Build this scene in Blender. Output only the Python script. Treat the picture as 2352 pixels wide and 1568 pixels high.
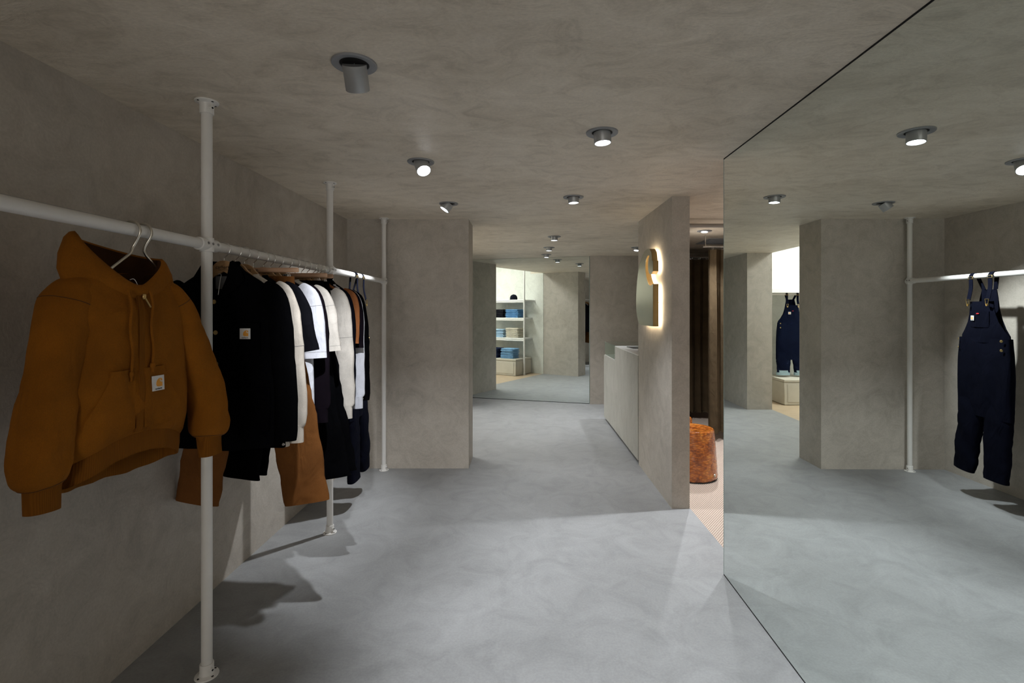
import bpy, bmesh, math, random
from mathutils import Vector, Matrix, noise

random.seed(7)
scene = bpy.context.scene
for o in list(bpy.data.objects):
    bpy.data.objects.remove(o)
PI = math.pi

# ------------------------------------------------------------------ camera
H = 2.4            # ceiling height
CAMZ = 1.529
FPX = 1150.0       # focal length in pixels of the 2352 px wide frame
cam_d = bpy.data.cameras.new('camera')
cam = bpy.data.objects.new('camera', cam_d)
scene.collection.objects.link(cam)
cam.location = (0, 0, CAMZ)
cam.rotation_euler = (PI / 2, 0, 0)
cam_d.sensor_width = 36.0
cam_d.lens = 36.0 * FPX / 2352
cam_d.shift_x = -24.0 / 2352
cam_d.shift_y = -73.0 / 2352
cam_d.clip_start = 0.02
scene.camera = cam

# ------------------------------------------------------------------ world, exposure
world = bpy.data.worlds.new('world')
scene.world = world
world.use_nodes = True
world.node_tree.nodes['Background'].inputs[0].default_value = (0.5, 0.55, 0.6, 1)
world.node_tree.nodes['Background'].inputs[1].default_value = 0.0
scene.view_settings.view_transform = 'Standard'
scene.view_settings.look = 'None'
scene.view_settings.gamma = 1.0
scene.view_settings.use_curve_mapping = False
scene.view_settings.exposure = 0.12
scene.cycles.max_bounces = 10
scene.cycles.diffuse_bounces = 4
scene.cycles.glossy_bounces = 6
scene.cycles.transparent_max_bounces = 12
scene.cycles.sample_clamp_indirect = 6.0
scene.cycles.use_adaptive_sampling = True
scene.cycles.adaptive_threshold = 0.06
scene.cycles.blur_glossy = 0.5

# strength of the lamps (W), used by the lamp builders below
POWER = {'rack': 104.0, 'aisle': 86.0, 'front': 50.0, 'far': 52.0, 'fitting': 120.0, 'room': 27.0, 'window': 74.0}
LAMP_COL = (0.96, 0.98, 1.0)

# ------------------------------------------------------------------ materials
MATS = {}

def new_mat(name):
    m = bpy.data.materials.new(name)
    m.use_nodes = True
    nt = m.node_tree
    b = nt.nodes['Principled BSDF']
    MATS[name] = m
    return m, nt, b

def coords(nt, scale=(1, 1, 1)):
    tc = nt.nodes.new('ShaderNodeTexCoord')
    mp = nt.nodes.new('ShaderNodeMapping')
    mp.inputs['Scale'].default_value = scale
    nt.links.new(tc.outputs['Object'], mp.inputs['Vector'])
    return mp.outputs['Vector']

def noise_tex(nt, vec, scale, detail=5, rough=0.55, distort=0.0):
    n = nt.nodes.new('ShaderNodeTexNoise')
    n.inputs['Scale'].default_value = scale
    n.inputs['Detail'].default_value = detail
    n.inputs['Roughness'].default_value = rough
    n.inputs['Distortion'].default_value = distort
    nt.links.new(vec, n.inputs['Vector'])
    return n.outputs['Fac']

def ramp(nt, fac, stops):
    r = nt.nodes.new('ShaderNodeValToRGB')
    els = r.color_ramp.elements
    while len(els) < len(stops):
        els.new(0.5)
    for e, (p, c) in zip(els, stops):
        e.position = p
        e.color = (c[0], c[1], c[2], 1)
    nt.links.new(fac, r.inputs['Fac'])
    return r.outputs['Color']

def mixc(nt, a, b, fac, mode='MIX'):
    m = nt.nodes.new('ShaderNodeMix')
    m.data_type = 'RGBA'
    m.blend_type = mode
    if isinstance(fac, (int, float)):
        m.inputs[0].default_value = fac
    else:
        nt.links.new(fac, m.inputs[0])
    for sock, v in ((m.inputs[6], a), (m.inputs[7], b)):
        if isinstance(v, tuple):
            sock.default_value = (v[0], v[1], v[2], 1)
        else:
            nt.links.new(v, sock)
    return m.outputs[2]

def bump(nt, b, height, strength, dist):
    n = nt.nodes.new('ShaderNodeBump')
    n.inputs['Strength'].default_value = strength
    n.inputs['Distance'].default_value = dist
    nt.links.new(height, n.inputs['Height'])
    nt.links.new(n.outputs['Normal'], b.inputs['Normal'])

def plaster(name, dark, mid, light, rough=0.7, stretch=(1, 1, 1), big=1.1, bs=0.35, spec=0.3):
    m, nt, b = new_mat(name)
    v = coords(nt, stretch)
    n1 = noise_tex(nt, v, big, 4, 0.6, 0.6)
    n2 = noise_tex(nt, v, big * 5.0, 5, 0.7, 1.2)
    n3 = noise_tex(nt, v, 90, 1, 0.6)
    c1 = ramp(nt, n1, [(0.30, dark), (0.5, mid), (0.72, light)])
    c2 = ramp(nt, n2, [(0.32, tuple(x * 0.84 for x in dark)), (0.5, mid), (0.68, tuple(x * 1.06 for x in light))])
    c = mixc(nt, c1, c2, 0.45)
    g = ramp(nt, n3, [(0.3, (0.86, 0.86, 0.86)), (0.7, (1.0, 1.0, 1.0))])
    c = mixc(nt, c, g, 0.7, 'MULTIPLY')
    nt.links.new(c, b.inputs['Base Color'])
    b.inputs['Roughness'].default_value = rough
    b.inputs['Specular IOR Level'].default_value = spec
    add = nt.nodes.new('ShaderNodeMath')
    add.operation = 'MULTIPLY_ADD'
    nt.links.new(n3, add.inputs[0])
    add.inputs[1].default_value = 0.10
    nt.links.new(n2, add.inputs[2])
    bump(nt, b, add.outputs[0], bs, 0.012)
    return m

plaster('plaster', (0.440, 0.402, 0.352), (0.522, 0.480, 0.426), (0.600, 0.556, 0.500), stretch=(1, 1, 1), bs=0.22)
plaster('plaster_ceiling', (0.590, 0.515, 0.415), (0.795, 0.712, 0.595), (0.890, 0.815, 0.705), stretch=(0.75, 1.15, 1), big=1.3, bs=0.55, spec=0.4, rough=0.55)
plaster('plaster_counter', (0.42, 0.41, 0.37), (0.49, 0.48, 0.44), (0.54, 0.53, 0.49), stretch=(1, 1, 0.5), bs=0.12)
plaster('microcement', (0.292, 0.300, 0.308), (0.338, 0.347, 0.357), (0.388, 0.398, 0.410), rough=0.5, big=0.8, bs=0.05, spec=0.35)
plaster('plaster_white', (0.74, 0.75, 0.70), (0.80, 0.81, 0.76), (0.85, 0.86, 0.81), bs=0.08)

def simple(name, col, rough=0.5, metal=0.0, spec=0.5, noise_amt=0.0, nscale=20, bump_s=0.0, sheen=0.0, coat=0.0):
    m, nt, b = new_mat(name)
    b.inputs['Roughness'].default_value = rough
    b.inputs['Metallic'].default_value = metal
    b.inputs['Specular IOR Level'].default_value = spec
    b.inputs['Sheen Weight'].default_value = sheen
    b.inputs['Coat Weight'].default_value = coat
    v = coords(nt)
    n = noise_tex(nt, v, nscale, 4)
    lo = tuple(x * (1 - noise_amt) for x in col)
    hi = tuple(min(1, x * (1 + noise_amt)) for x in col)
    nt.links.new(ramp(nt, n, [(0.3, lo), (0.7, hi)]), b.inputs['Base Color'])
    if bump_s:
        bump(nt, b, n, bump_s, 0.002)
    return m

def fabric(name, col, rough=0.92, weave=520, amt=0.16, bs=0.35, sheen=0.0, spec=0.12, wrinkle=0.5):
    m, nt, b = new_mat(name)
    v = coords(nt)
    big = noise_tex(nt, v, 7, 4)
    fine = noise_tex(nt, coords(nt, (1, 1, 0.45)), weave, 2)
    lo = tuple(x * (1 - amt) for x in col)
    hi = tuple(min(1, x * (1 + amt)) for x in col)
    c = ramp(nt, big, [(0.3, lo), (0.7, hi)])
    g = ramp(nt, fine, [(0.35, (0.82, 0.82, 0.82)), (0.65, (1, 1, 1))])
    nt.links.new(mixc(nt, c, g, 0.8, 'MULTIPLY'), b.inputs['Base Color'])
    b.inputs['Roughness'].default_value = rough
    b.inputs['Specular IOR Level'].default_value = spec
    b.inputs['Sheen Weight'].default_value = sheen
    wr = noise_tex(nt, coords(nt, (1, 1, 0.55)), 10, 2, 0.5, 1.3)
    n0 = nt.nodes.new('ShaderNodeBump')
    n0.inputs['Strength'].default_value = wrinkle
    n0.inputs['Distance'].default_value = 0.022
    nt.links.new(wr, n0.inputs['Height'])
    n1 = nt.nodes.new('ShaderNodeBump')
    n1.inputs['Strength'].default_value = bs
    n1.inputs['Distance'].default_value = 0.0012
    nt.links.new(fine, n1.inputs['Height'])
    nt.links.new(n0.outputs['Normal'], n1.inputs['Normal'])
    nt.links.new(n1.outputs['Normal'], b.inputs['Normal'])
    return m

def rib(name, col, scale=420):
    m, nt, b = new_mat(name)
    v = coords(nt)
    w = nt.nodes.new('ShaderNodeTexWave')
    w.inputs['Scale'].default_value = scale / 6.28
    w.inputs['Distortion'].default_value = 0.3
    nt.links.new(v, w.inputs['Vector'])
    nt.links.new(ramp(nt, w.outputs['Fac'], [(0.0, tuple(x * 0.8 for x in col)), (1, col)]), b.inputs['Base Color'])
    b.inputs['Roughness'].default_value = 0.95
    b.inputs['Specular IOR Level'].default_value = 0.1
    bump(nt, b, w.outputs['Fac'], 0.4, 0.002)
    return m

simple('white_metal', (0.80, 0.79, 0.77), 0.38, 0, 0.5, 0.02)
simple('dark_hole', (0.008, 0.008, 0.009), 0.8)
simple('screw_steel', (0.25, 0.25, 0.26), 0.35, 0.9)
simple('lamp_grey', (0.40, 0.41, 0.42), 0.42, 0.35, 0.5, 0.04)
simple('trim_grey', (0.30, 0.31, 0.33), 0.45, 0.2, 0.5, 0.04)
simple('chrome', (0.72, 0.72, 0.72), 0.16, 1.0)
simple('brushed_steel', (0.60, 0.57, 0.50), 0.30, 1.0, 0.5, 0.05)
simple('brass', (0.62, 0.46, 0.20), 0.32, 1.0, 0.5, 0.06)
simple('sign_face', (0.40, 0.37, 0.27), 0.24, 0.85, 0.5, 0.08, 6)
simple('sign_side', (0.36, 0.25, 0.10), 0.45, 0.5, 0.5, 0.08)
simple('black_plastic', (0.012, 0.012, 0.013), 0.4)
simple('black_gap', (0.006, 0.006, 0.007), 0.8)
simple('print_black', (0.02, 0.018, 0.016), 0.8)
simple('patch_white', (0.72, 0.72, 0.72), 0.8, bump_s=0.2, nscale=400)
simple('patch_orange', (0.80, 0.36, 0.05), 0.75)
simple('red_tag', (0.60, 0.03, 0.04), 0.7)
simple('white_paper', (0.85, 0.85, 0.86), 0.6)
simple('white_laminate', (0.82, 0.82, 0.82), 0.35)
simple('white_shelf', (0.86, 0.86, 0.84), 0.4)
simple('blue_print', (0.05, 0.10, 0.42), 0.5)
simple('tablet_grey', (0.06, 0.06, 0.07), 0.25)
simple('clear_strip', (0.42, 0.41, 0.39), 0.25, 0, 0.6)
simple('string_white', (0.75, 0.75, 0.75), 0.8)
simple('neck_label', (0.16, 0.17, 0.19), 0.7)
simple('rubber', (0.02, 0.02, 0.02), 0.7)
simple('plinth_box', (0.60, 0.57, 0.50), 0.6, 0, 0.3, 0.06, 5)
simple('pipe_grey', (0.38, 0.36, 0.34), 0.5)
simple('seam_thread', (0.28, 0.27, 0.27), 0.9)  # mid grey, the shade along a seam put into the colour
simple('seam_brown', (0.055, 0.020, 0.004), 0.9)  # dark brown, shade of the jacket seams put into the colour

m, nt, b = new_mat('mirror')
b.inputs['Base Color'].default_value = (0.85, 0.905, 0.88, 1)
b.inputs['Metallic'].default_value = 1.0
b.inputs['Roughness'].default_value = 0.0
m, nt, b = new_mat('mirror_edge')
b.inputs['Base Color'].default_value = (0.33, 0.42, 0.40, 1)
b.inputs['Roughness'].default_value = 0.15
m, nt, b = new_mat('glass')
b.inputs['Base Color'].default_value = (0.86, 0.95, 0.91, 1)
b.inputs['Transmission Weight'].default_value = 1.0
b.inputs['Roughness'].default_value = 0.0
b.inputs['IOR'].default_value = 1.2

def emitter(name, col, s):
    m, nt, b = new_mat(name)
    b.inputs['Base Color'].default_value = (*col, 1)
    b.inputs['Emission Color'].default_value = (*col, 1)
    b.inputs['Emission Strength'].default_value = s
emitter('lamp_lens', (0.93, 0.96, 1.0), 14.0)
emitter('led_warm', (1.0, 0.86, 0.62), 10.0)
emitter('panel_light', (1.0, 0.98, 0.93), 9.0)
for n in ('lamp_lens', 'panel_light'):
    MATS[n].cycles.emission_sampling = 'NONE'

# wood of the hangers
m, nt, b = new_mat('hanger_wood')
v = coords(nt, (3, 3, 22))
n = noise_tex(nt, v, 6, 6, 0.6, 0.8)
nt.links.new(ramp(nt, n, [(0.3, (0.40, 0.225, 0.10)), (0.7, (0.56, 0.345, 0.175))]), b.inputs['Base Color'])
b.inputs['Roughness'].default_value = 0.45
m, nt, b = new_mat('bar_wood')
v = coords(nt, (3, 3, 30))
n = noise_tex(nt, v, 6, 6, 0.6, 0.8)
nt.links.new(ramp(nt, n, [(0.3, (0.50, 0.285, 0.17)), (0.7, (0.64, 0.40, 0.26))]), b.inputs['Base Color'])
b.inputs['Roughness'].default_value = 0.45

# wood floor of the bright room
m, nt, b = new_mat('wood_floor')
v = coords(nt, (1.2, 9, 1))
n = noise_tex(nt, v, 4, 6, 0.6, 0.4)
nt.links.new(ramp(nt, n, [(0.3, (0.44, 0.33, 0.22)), (0.7, (0.62, 0.50, 0.36))]), b.inputs['Base Color'])
b.inputs['Roughness'].default_value = 0.5

# woven carpet: diagonal cord
m, nt, b = new_mat('carpet')
tc = nt.nodes.new('ShaderNodeTexCoord')
mp = nt.nodes.new('ShaderNodeMapping')
mp.inputs['Rotation'].default_value = (0, 0, math.radians(38))
nt.links.new(tc.outputs['Object'], mp.inputs['Vector'])
w1 = nt.nodes.new('ShaderNodeTexWave')
w1.inputs['Scale'].default_value = 22
w1.inputs['Distortion'].default_value = 0.6
w1.inputs['Detail Scale'].default_value = 6
nt.links.new(mp.outputs['Vector'], w1.inputs['Vector'])
w2 = nt.nodes.new('ShaderNodeTexWave')
w2.inputs['Scale'].default_value = 30
w2.bands_direction = 'Y'
nt.links.new(mp.outputs['Vector'], w2.inputs['Vector'])
mul = nt.nodes.new('ShaderNodeMath'); mul.operation = 'MULTIPLY_ADD'
nt.links.new(w2.outputs['Fac'], mul.inputs[0]); mul.inputs[1].default_value = 0.5
nt.links.new(w1.outputs['Fac'], mul.inputs[2])
nt.links.new(ramp(nt, mul.outputs[0], [(0.15, (0.26, 0.18, 0.13)), (0.75, (0.68, 0.57, 0.49))]), b.inputs['Base Color'])
b.inputs['Roughness'].default_value = 0.95
bump(nt, b, mul.outputs[0], 0.8, 0.004)

# glazed, hammered amber of the stools
m, nt, b = new_mat('amber_glaze')
v = coords(nt)
vo = nt.nodes.new('ShaderNodeTexVoronoi')
vo.inputs['Scale'].default_value = 42
mp2 = nt.nodes.new('ShaderNodeMapping'); mp2.inputs['Scale'].default_value = (0.8, 0.8, 1.9)
nt.links.new(v, mp2.inputs['Vector'])
nt.links.new(mp2.outputs['Vector'], vo.inputs['Vector'])
n = noise_tex(nt, v, 11, 6, 0.65, 0.8)
c1 = ramp(nt, n, [(0.30, (0.20, 0.045, 0.009)), (0.50, (0.56, 0.165, 0.026)), (0.70, (0.80, 0.34, 0.06))])
c2 = ramp(nt, vo.outputs['Distance'], [(0.1, (1.0, 1.0, 1.0)), (0.7, (0.42, 0.33, 0.28))])
nt.links.new(mixc(nt, c1, c2, 0.8, 'MULTIPLY'), b.inputs['Base Color'])
b.inputs['Roughness'].default_value = 0.16
b.inputs['Coat Weight'].default_value = 0.6
bump(nt, b, vo.outputs['Distance'], 0.7, 0.006)

fabric('hoodie_brown', (0.255, 0.090, 0.008), bs=0.5, sheen=0.0)
rib('rib_brown', (0.205, 0.074, 0.009))
fabric('hood_lining', (0.045, 0.018, 0.006))
fabric('brown_canvas', (0.165, 0.064, 0.017), bs=0.5)
fabric('black_canvas', (0.0022, 0.0023, 0.0030), bs=0.3, spec=0.02, sheen=0)
fabric('black_cord', (0.0026, 0.0026, 0.0032), bs=0.3, spec=0.02, sheen=0)
fabric('black_jersey', (0.0048, 0.0050, 0.0072), bs=0.2, spec=0.03, sheen=0)
fabric('navy_black', (0.0035, 0.0038, 0.0075), bs=0.2, spec=0.03, sheen=0)
fabric('plum_jersey', (0.0072, 0.0050, 0.0080), bs=0.2, spec=0.03, sheen=0)
fabric('cream_fleece', (0.62, 0.565, 0.50), bs=0.3)
fabric('cream_jersey', (0.66, 0.62, 0.57), bs=0.2)
fabric('white_jersey', (0.70, 0.72, 0.80), bs=0.2)
fabric('rust_jersey', (0.34, 0.125, 0.045), bs=0.25)
fabric('navy_canvas', (0.0034, 0.0042, 0.0105), bs=0.5, spec=0.05, sheen=0)
fabric('navy_denim', (0.0045, 0.0075, 0.023), bs=0.4, spec=0.05, sheen=0)
fabric('cuff_denim', (0.34, 0.46, 0.52), bs=0.3)
fabric('curtain_brown', (0.085, 0.060, 0.034), bs=0.3)
fabric('denim_blue', (0.13, 0.30, 0.56), bs=0.3)
fabric('denim_mid', (0.20, 0.38, 0.60), bs=0.3)
fabric('denim_light', (0.42, 0.60, 0.78), bs=0.3)
fabric('denim_navy', (0.014, 0.022, 0.060), bs=0.3)
fabric('denim_black', (0.012, 0.012, 0.018), bs=0.3)
fabric('canvas_cream', (0.66, 0.62, 0.52), bs=0.3)
fabric('cap_navy', (0.008, 0.010, 0.018), bs=0.3)

# ------------------------------------------------------------------ mesh helpers
COL = scene.collection

class MB:
    """collects vertices and faces; build() links ONE mesh object"""
    def __init__(self):
        self.v = []
        self.f = []
        self.sm = []

    def add(self, verts, faces, smooth=True):
        o = len(self.v)
        self.v += [tuple(p) for p in verts]
        self.f += [tuple(i + o for i in f) for f in faces]
        self.sm += [smooth] * len(faces)
        return self

    def box(self, x0, x1, y0, y1, z0, z1, smooth=False):
        vs = [(x0, y0, z0), (x1, y0, z0), (x1, y1, z0), (x0, y1, z0), (x0, y0, z1), (x1, y0, z1), (x1, y1, z1), (x0, y1, z1)]
        fs = [(0, 3, 2, 1), (4, 5, 6, 7), (0, 1, 5, 4), (1, 2, 6, 5), (2, 3, 7, 6), (3, 0, 4, 7)]
        return self.add(vs, fs, smooth)

    def bbox(self, x0, x1, y0, y1, z0, z1, r=0.004, seg=2):
        bm = bmesh.new()
        mtx = Matrix.Translation(((x0 + x1) / 2, (y0 + y1) / 2, (z0 + z1) / 2)) @ Matrix.Diagonal((x1 - x0, y1 - y0, z1 - z0, 1))
        bmesh.ops.create_cube(bm, size=1, matrix=mtx)
        bmesh.ops.bevel(bm, geom=list(bm.edges), offset=r, segments=seg, affect='EDGES', profile=0.5)
        bm.verts.index_update()
        self.add([v.co[:] for v in bm.verts], [[v.index for v in f.verts] for f in bm.faces], True)
        bm.free()
        return self

    def loft(self, rings, close=True, cap0=False, cap1=False, smooth=True):
        n = len(rings[0])
        vs = [p for r in rings for p in r]
        fs = []
        for i in range(len(rings) - 1):
            for j in range(n if close else n - 1):
                k = (j + 1) % n
                fs.append((i * n + j, i * n + k, (i + 1) * n + k, (i + 1) * n + j))
        if cap0:
            fs.append(tuple(reversed(range(n))))
        if cap1:
            o = (len(rings) - 1) * n
            fs.append(tuple(range(o, o + n)))
        return self.add(vs, fs, smooth)

    def tube(self, path, rad, n=12, caps=True, smooth=True, flat=None):
        P = [Vector(p) for p in path]
        m = len(P)
        rad = rad if isinstance(rad, (list, tuple)) else [rad] * m
        T = []
        for i in range(m):
            t = (P[min(i + 1, m - 1)] - P[max(i - 1, 0)])
            T.append(t.normalized())
        up = Vector((0, 0, 1)) if abs(T[0].z) < 0.9 else Vector((1, 0, 0))
        a = T[0].cross(up).normalized()
        rings = []
        for i in range(m):
            a = (a - T[i] * a.dot(T[i])).normalized()
            bq = T[i].cross(a)
            r = rad[i]
            ra, rb = (r, r) if flat is None else (r * flat[0], r * flat[1])
            rings.append([P[i] + a * (ra * math.cos(2 * PI * k / n)) + bq * (rb * math.sin(2 * PI * k / n)) for k in range(n)])
        return self.loft(rings, True, caps, caps, smooth)

    def lathe(self, prof, n=32, c=(0, 0, 0), mtx=None, smooth=True, cap0=False, cap1=False):
        rings = []
        for r, z in prof:
            ring = [Vector((r * math.cos(2 * PI * k / n), r * math.sin(2 * PI * k / n), z)) for k in range(n)]
            if mtx is not None:
                ring = [mtx @ p for p in ring]
            rings.append([p + Vector(c) for p in ring])
        return self.loft(rings, True, cap0, cap1, smooth)

    def prism(self, outline, fn, d0, d1, smooth=False):
        """outline of (u,v), fn(u,v,d) gives the point"""
        n = len(outline)
        vs = [fn(u, v, d0) for u, v in outline] + [fn(u, v, d1) for u, v in outline]
        fs = [tuple(reversed(range(n))), tuple(range(n, 2 * n))]
        fs += [(i, (i + 1) % n, n + (i + 1) % n, n + i) for i in range(n)]
        return self.add(vs, fs, smooth)

    def mesh(self, name, mat, angle=38):
        me = bpy.data.meshes.new(name)
        me.from_pydata([tuple(p) for p in self.v], [], self.f)
        me.polygons.foreach_set('use_smooth', self.sm)
        bm = bmesh.new(); bm.from_mesh(me)
        bmesh.ops.recalc_face_normals(bm, faces=bm.faces)
        bm.to_mesh(me); bm.free()
        if any(self.sm):
            me.set_sharp_from_angle(angle=math.radians(angle))
        me.materials.append(MATS[mat])
        me.update()
        return me

    def build(self, name, mat, parent=None, angle=38):
        o = bpy.data.objects.new(name, self.mesh(name, mat, angle))
        COL.objects.link(o)
        if parent is not None:
            o.parent = parent
        return o

def link_mesh(name, me, parent=None, loc=(0, 0, 0), rot=(0, 0, 0)):
    o = bpy.data.objects.new(name, me)
    COL.objects.link(o)
    o.parent = parent
    o.location = loc
    o.rotation_euler = rot
    return o

def tag(o, label, cat, group=None):
    o['label'] = label
    o['category'] = cat
    if group:
        o['group'] = group
    return o

def thing(name, label, cat, loc=(0, 0, 0), rz=0.0, group=None):
    o = bpy.data.objects.new(name, None)
    o.empty_display_size = 0.05
    COL.objects.link(o)
    o.location = loc
    o.rotation_euler = (0, 0, rz)
    return tag(o, label, cat, group)

def struct(name, mb, mat, label=None):
    o = mb.build(name, mat)
    o['kind'] = 'structure'
    if label:
        o['label'] = label
    return o

def smooth_path(pts, n=6):
    """Catmull-Rom through the points"""
    P = [Vector(p) for p in pts]
    out = []
    for i in range(len(P) - 1):
        p0 = P[max(i - 1, 0)]; p1 = P[i]; p2 = P[i + 1]; p3 = P[min(i + 2, len(P) - 1)]
        for k in range(n):
            t = k / n
            out.append(0.5 * ((2 * p1) + (p2 - p0) * t + (2 * p0 - 5 * p1 + 4 * p2 - p3) * t * t + (3 * p1 - p0 - 3 * p2 + p3) * t ** 3))
    out.append(P[-1])
    return out

def interp(tab, x):
    """piecewise smooth table lookup [(x, y...)]"""
    if x <= tab[0][0]:
        return tab[0][1]
    for (x0, y0), (x1, y1) in zip(tab, tab[1:]):
        if x <= x1:
            t = (x - x0) / (x1 - x0)
            return y0 + (y1 - y0) * t
    return tab[-1][1]

def text_mesh(body, size, mat, depth=0.0003):
    cu = bpy.data.curves.new('lettering', 'FONT')
    cu.body = body
    cu.size = size
    cu.align_x = 'CENTER'
    cu.align_y = 'CENTER'
    cu.extrude = depth
    o = bpy.data.objects.new('lettering', cu)
    me = bpy.data.meshes.new_from_object(o)
    bpy.data.objects.remove(o)
    me.materials.clear()
    me.materials.append(MATS[mat])
    return me

# ------------------------------------------------------------------ the setting
XL = -1.69      # plaster wall behind the rack
XA = -0.518     # aisle side of the left pier
YA0, YA1 = 4.825, 5.21
XO = -1.44      # opening to the bright room
XR = 1.152      # plane of mirror and partition
YB = -6.5
MIR_N = Vector((-0.2758, -0.9612, 0))
def mir_y(x):   # plane of the far mirror
    return 8.44 - 0.287 * x

def slab(outline, z0, z1):
    return MB().prism(outline, lambda u, v, d: (u, v, d), z0, z1)

struct('floor', slab([(XL - 0.1, YB), (1.29, YB), (1.29, 5.30), (1.80, 5.30), (1.97, 8.2), (1.97, 9.2), (-1.5, 9.2), (XO, 9.2), (XO, 5.0), (XL - 0.1, 5.0)], -0.12, 0.0), 'microcement')
struct('floor_carpet', slab([(1.29, 2.7), (3.05, 2.7), (3.05, 7.9), (1.96, 7.9), (1.80, 5.30), (1.29, 5.30)], -0.12, 0.0), 'carpet')
struct('floor_wood', slab([(-3.7, 5.0), (XO, 5.0), (XO, 9.2), (-3.7, 9.2)], -0.12, 0.0), 'wood_floor')
struct('ceiling', slab([(XL - 0.1, YB), (3.05, YB), (3.05, 9.2), (XO, 9.2), (XO, YA1), (XL - 0.1, YA1)], H, H + 0.15), 'plaster_ceiling')
struct('wall_left', MB().box(XL - 0.15, XL, YB, YA0 + 0.1, 0, H), 'plaster')
struct('wall_pier', slab([(XL - 0.15, YA0), (XA, YA0), (XA, YA1), (XO + 0.012, YA1), (XO + 0.012, YA1 - 0.12), (XL - 0.15, YA1 - 0.12)], 0, H), 'plaster')
wf = MB()
WX0, WX1, WZ0, WZ1 = -1.60, 0.10, 0.05, 1.75
wf.box(XL - 0.15, WX0, YB - 0.15, YB, 0, H).box(WX1, 3.05, YB - 0.15, YB, 0, H).box(WX0, WX1, YB - 0.15, YB, 0, WZ0).box(WX0, WX1, YB - 0.15, YB, WZ1, H)
struct('wall_front', wf, 'plaster')
# unseen glazed opening added behind the camera, its area light lifting walls and ceiling
wo = struct('window_1', MB().box(WX0, WX1, YB - 0.09, YB - 0.084, WZ0, WZ1), 'glass')
wfr = MB()
for a in ((WX0, WX0 + 0.05, WZ0, WZ1), (WX1 - 0.05, WX1, WZ0, WZ1), (WX0 + 0.05, WX1 - 0.05, WZ0, WZ0 + 0.05), (WX0 + 0.05, WX1 - 0.05, WZ1 - 0.05, WZ1)):
    wfr.box(a[0], a[1], YB - 0.11, YB - 0.05, a[2], a[3])
wfr.build('window_frame', 'black_plastic', wo)
ld = bpy.data.lights.new('window_daylight', 'AREA')
ld.shape = 'RECTANGLE'
ld.size = WX1 - WX0 - 0.1
ld.size_y = WZ1 - WZ0 - 0.1
ld.energy = POWER['window']
ld.color = (1.0, 0.95, 0.87)
lo = bpy.data.objects.new('window_daylight', ld)
COL.objects.link(lo)
lo.location = ((WX0 + WX1) / 2, YB - 0.045, (WZ0 + WZ1) / 2)
lo.rotation_euler = (PI / 2, 0, 0)
# pier before the far mirror
struct('wall_back_pier', slab([(XO, 7.70), (-1.06, 7.70), (-1.06, 9.0), (XO, 9.0)], 0, H), 'plaster')
struct('wall_back', slab([(1.094, 8.10), (3.05, 8.10), (3.05, 8.3), (1.094, 8.3)], 0, H), 'plaster')
struct('wall_behind_mirror', slab([(-1.06, mir_y(-1.06) + 0.03), (1.094, mir_y(1.094) + 0.03), (1.094, mir_y(1.094) + 0.18), (-1.06, mir_y(-1.06) + 0.18)], 0, H), 'plaster')
# partition, wall behind the big mirror, fitting area
struct('wall_partition', MB().box(XR - 0.004, 1.285, 3.848, 4.944, 0, H), 'plaster')
struct('wall_right', MB().box(XR + 0.024, 1.285, YB, 2.886, 0, H), 'plaster')
struct('wall_divider', slab([(1.24, 4.944), (1.285, 4.944), (1.285, 5.30), (1.77, 5.33), (1.96, 8.1), (1.91, 8.1), (1.73, 5.38), (1.24, 5.36)], 0, H), 'plaster')
struct('wall_fitting', MB().box(2.95, 3.05, 2.7, 8.1, 0, H), 'plaster')
struct('wall_fitting_back', MB().box(1.96, 2.95, 7.7, 7.85, 0, H), 'plaster')
struct('wall_fitting_front', MB().box(1.285, 2.95, 2.7, 2.80, 0, H), 'plaster')
# bright room on the left
struct('wall_shelves', MB().box(-3.7, XO, YA1 - 0.12, YA1 - 0.005, 0, 3.2), 'plaster_white')
struct('wall_room_left', MB().box(-3.8, -3.7, 5.0, 9.0, 0, 3.2), 'plaster_white')
struct('wall_room_back', MB().box(-3.7, XO - 0.001, 8.72, 8.85, 0, 3.2), 'plaster_white')
struct('ceiling_room', MB().box(-3.8, XO, 5.0, 9.0, 3.2, 3.3), 'plaster_white')
struct('wall_header', MB().box(XO, XO + 0.1, YA1 - 0.1, 9.0, H + 0.15, 3.2), 'plaster_white')

# ------------------------------------------------------------------ mirrors
mr = thing('wall_mirror', 'floor to ceiling mirror panel covering the right wall', 'mirror', (XR, 1.3, 0))
mr_rot = -0.0062
mr.rotation_euler = (0, 0, mr_rot)
y0, y1 = -0.95, 2.888 - 1.3
MB().box(0.0, 0.006, y0, y1, 0.004, H - 0.004).build('glass', 'mirror', mr)
MB().box(0.0062, 0.011, y0, y1, 0.002, H - 0.002).build('backing', 'black_gap', mr)
MB().box(-0.0008, 0.007, y1, y1 + 0.004, 0.004, H - 0.004).build('edge', 'mirror_edge', mr)
MB().box(-0.002, 0.006, y0, y1, H - 0.005, H).build('top_channel', 'black_gap', mr)
MB().box(-0.0015, 0.006, y0, y1, 0.0005, 0.0045).build('bottom_channel', 'black_gap', mr)

fm = thing('corridor_mirror', 'tall mirror turned slightly at the end of the corridor', 'mirror', (0, mir_y(0), 0), -math.atan(0.287))
L0, L1 = -1.098, 1.094 / math.cos(math.atan(0.287)) - 0.01
MB().box(L0, L1, 0, 0.006, 0.003, H - 0.003).build('glass', 'mirror', fm)
MB().box(L0, L1, 0.0062, 0.02, 0.002, H - 0.002).build('backing', 'black_gap', fm)
MB().box(L1, L1 + 0.006, -0.001, 0.02, 0.003, H - 0.003).build('edge', 'mirror_edge', fm)
MB().box(L0, L1, -0.001, 0.0, 0.0, 0.008).build('bottom_channel', 'black_gap', fm)

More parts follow.
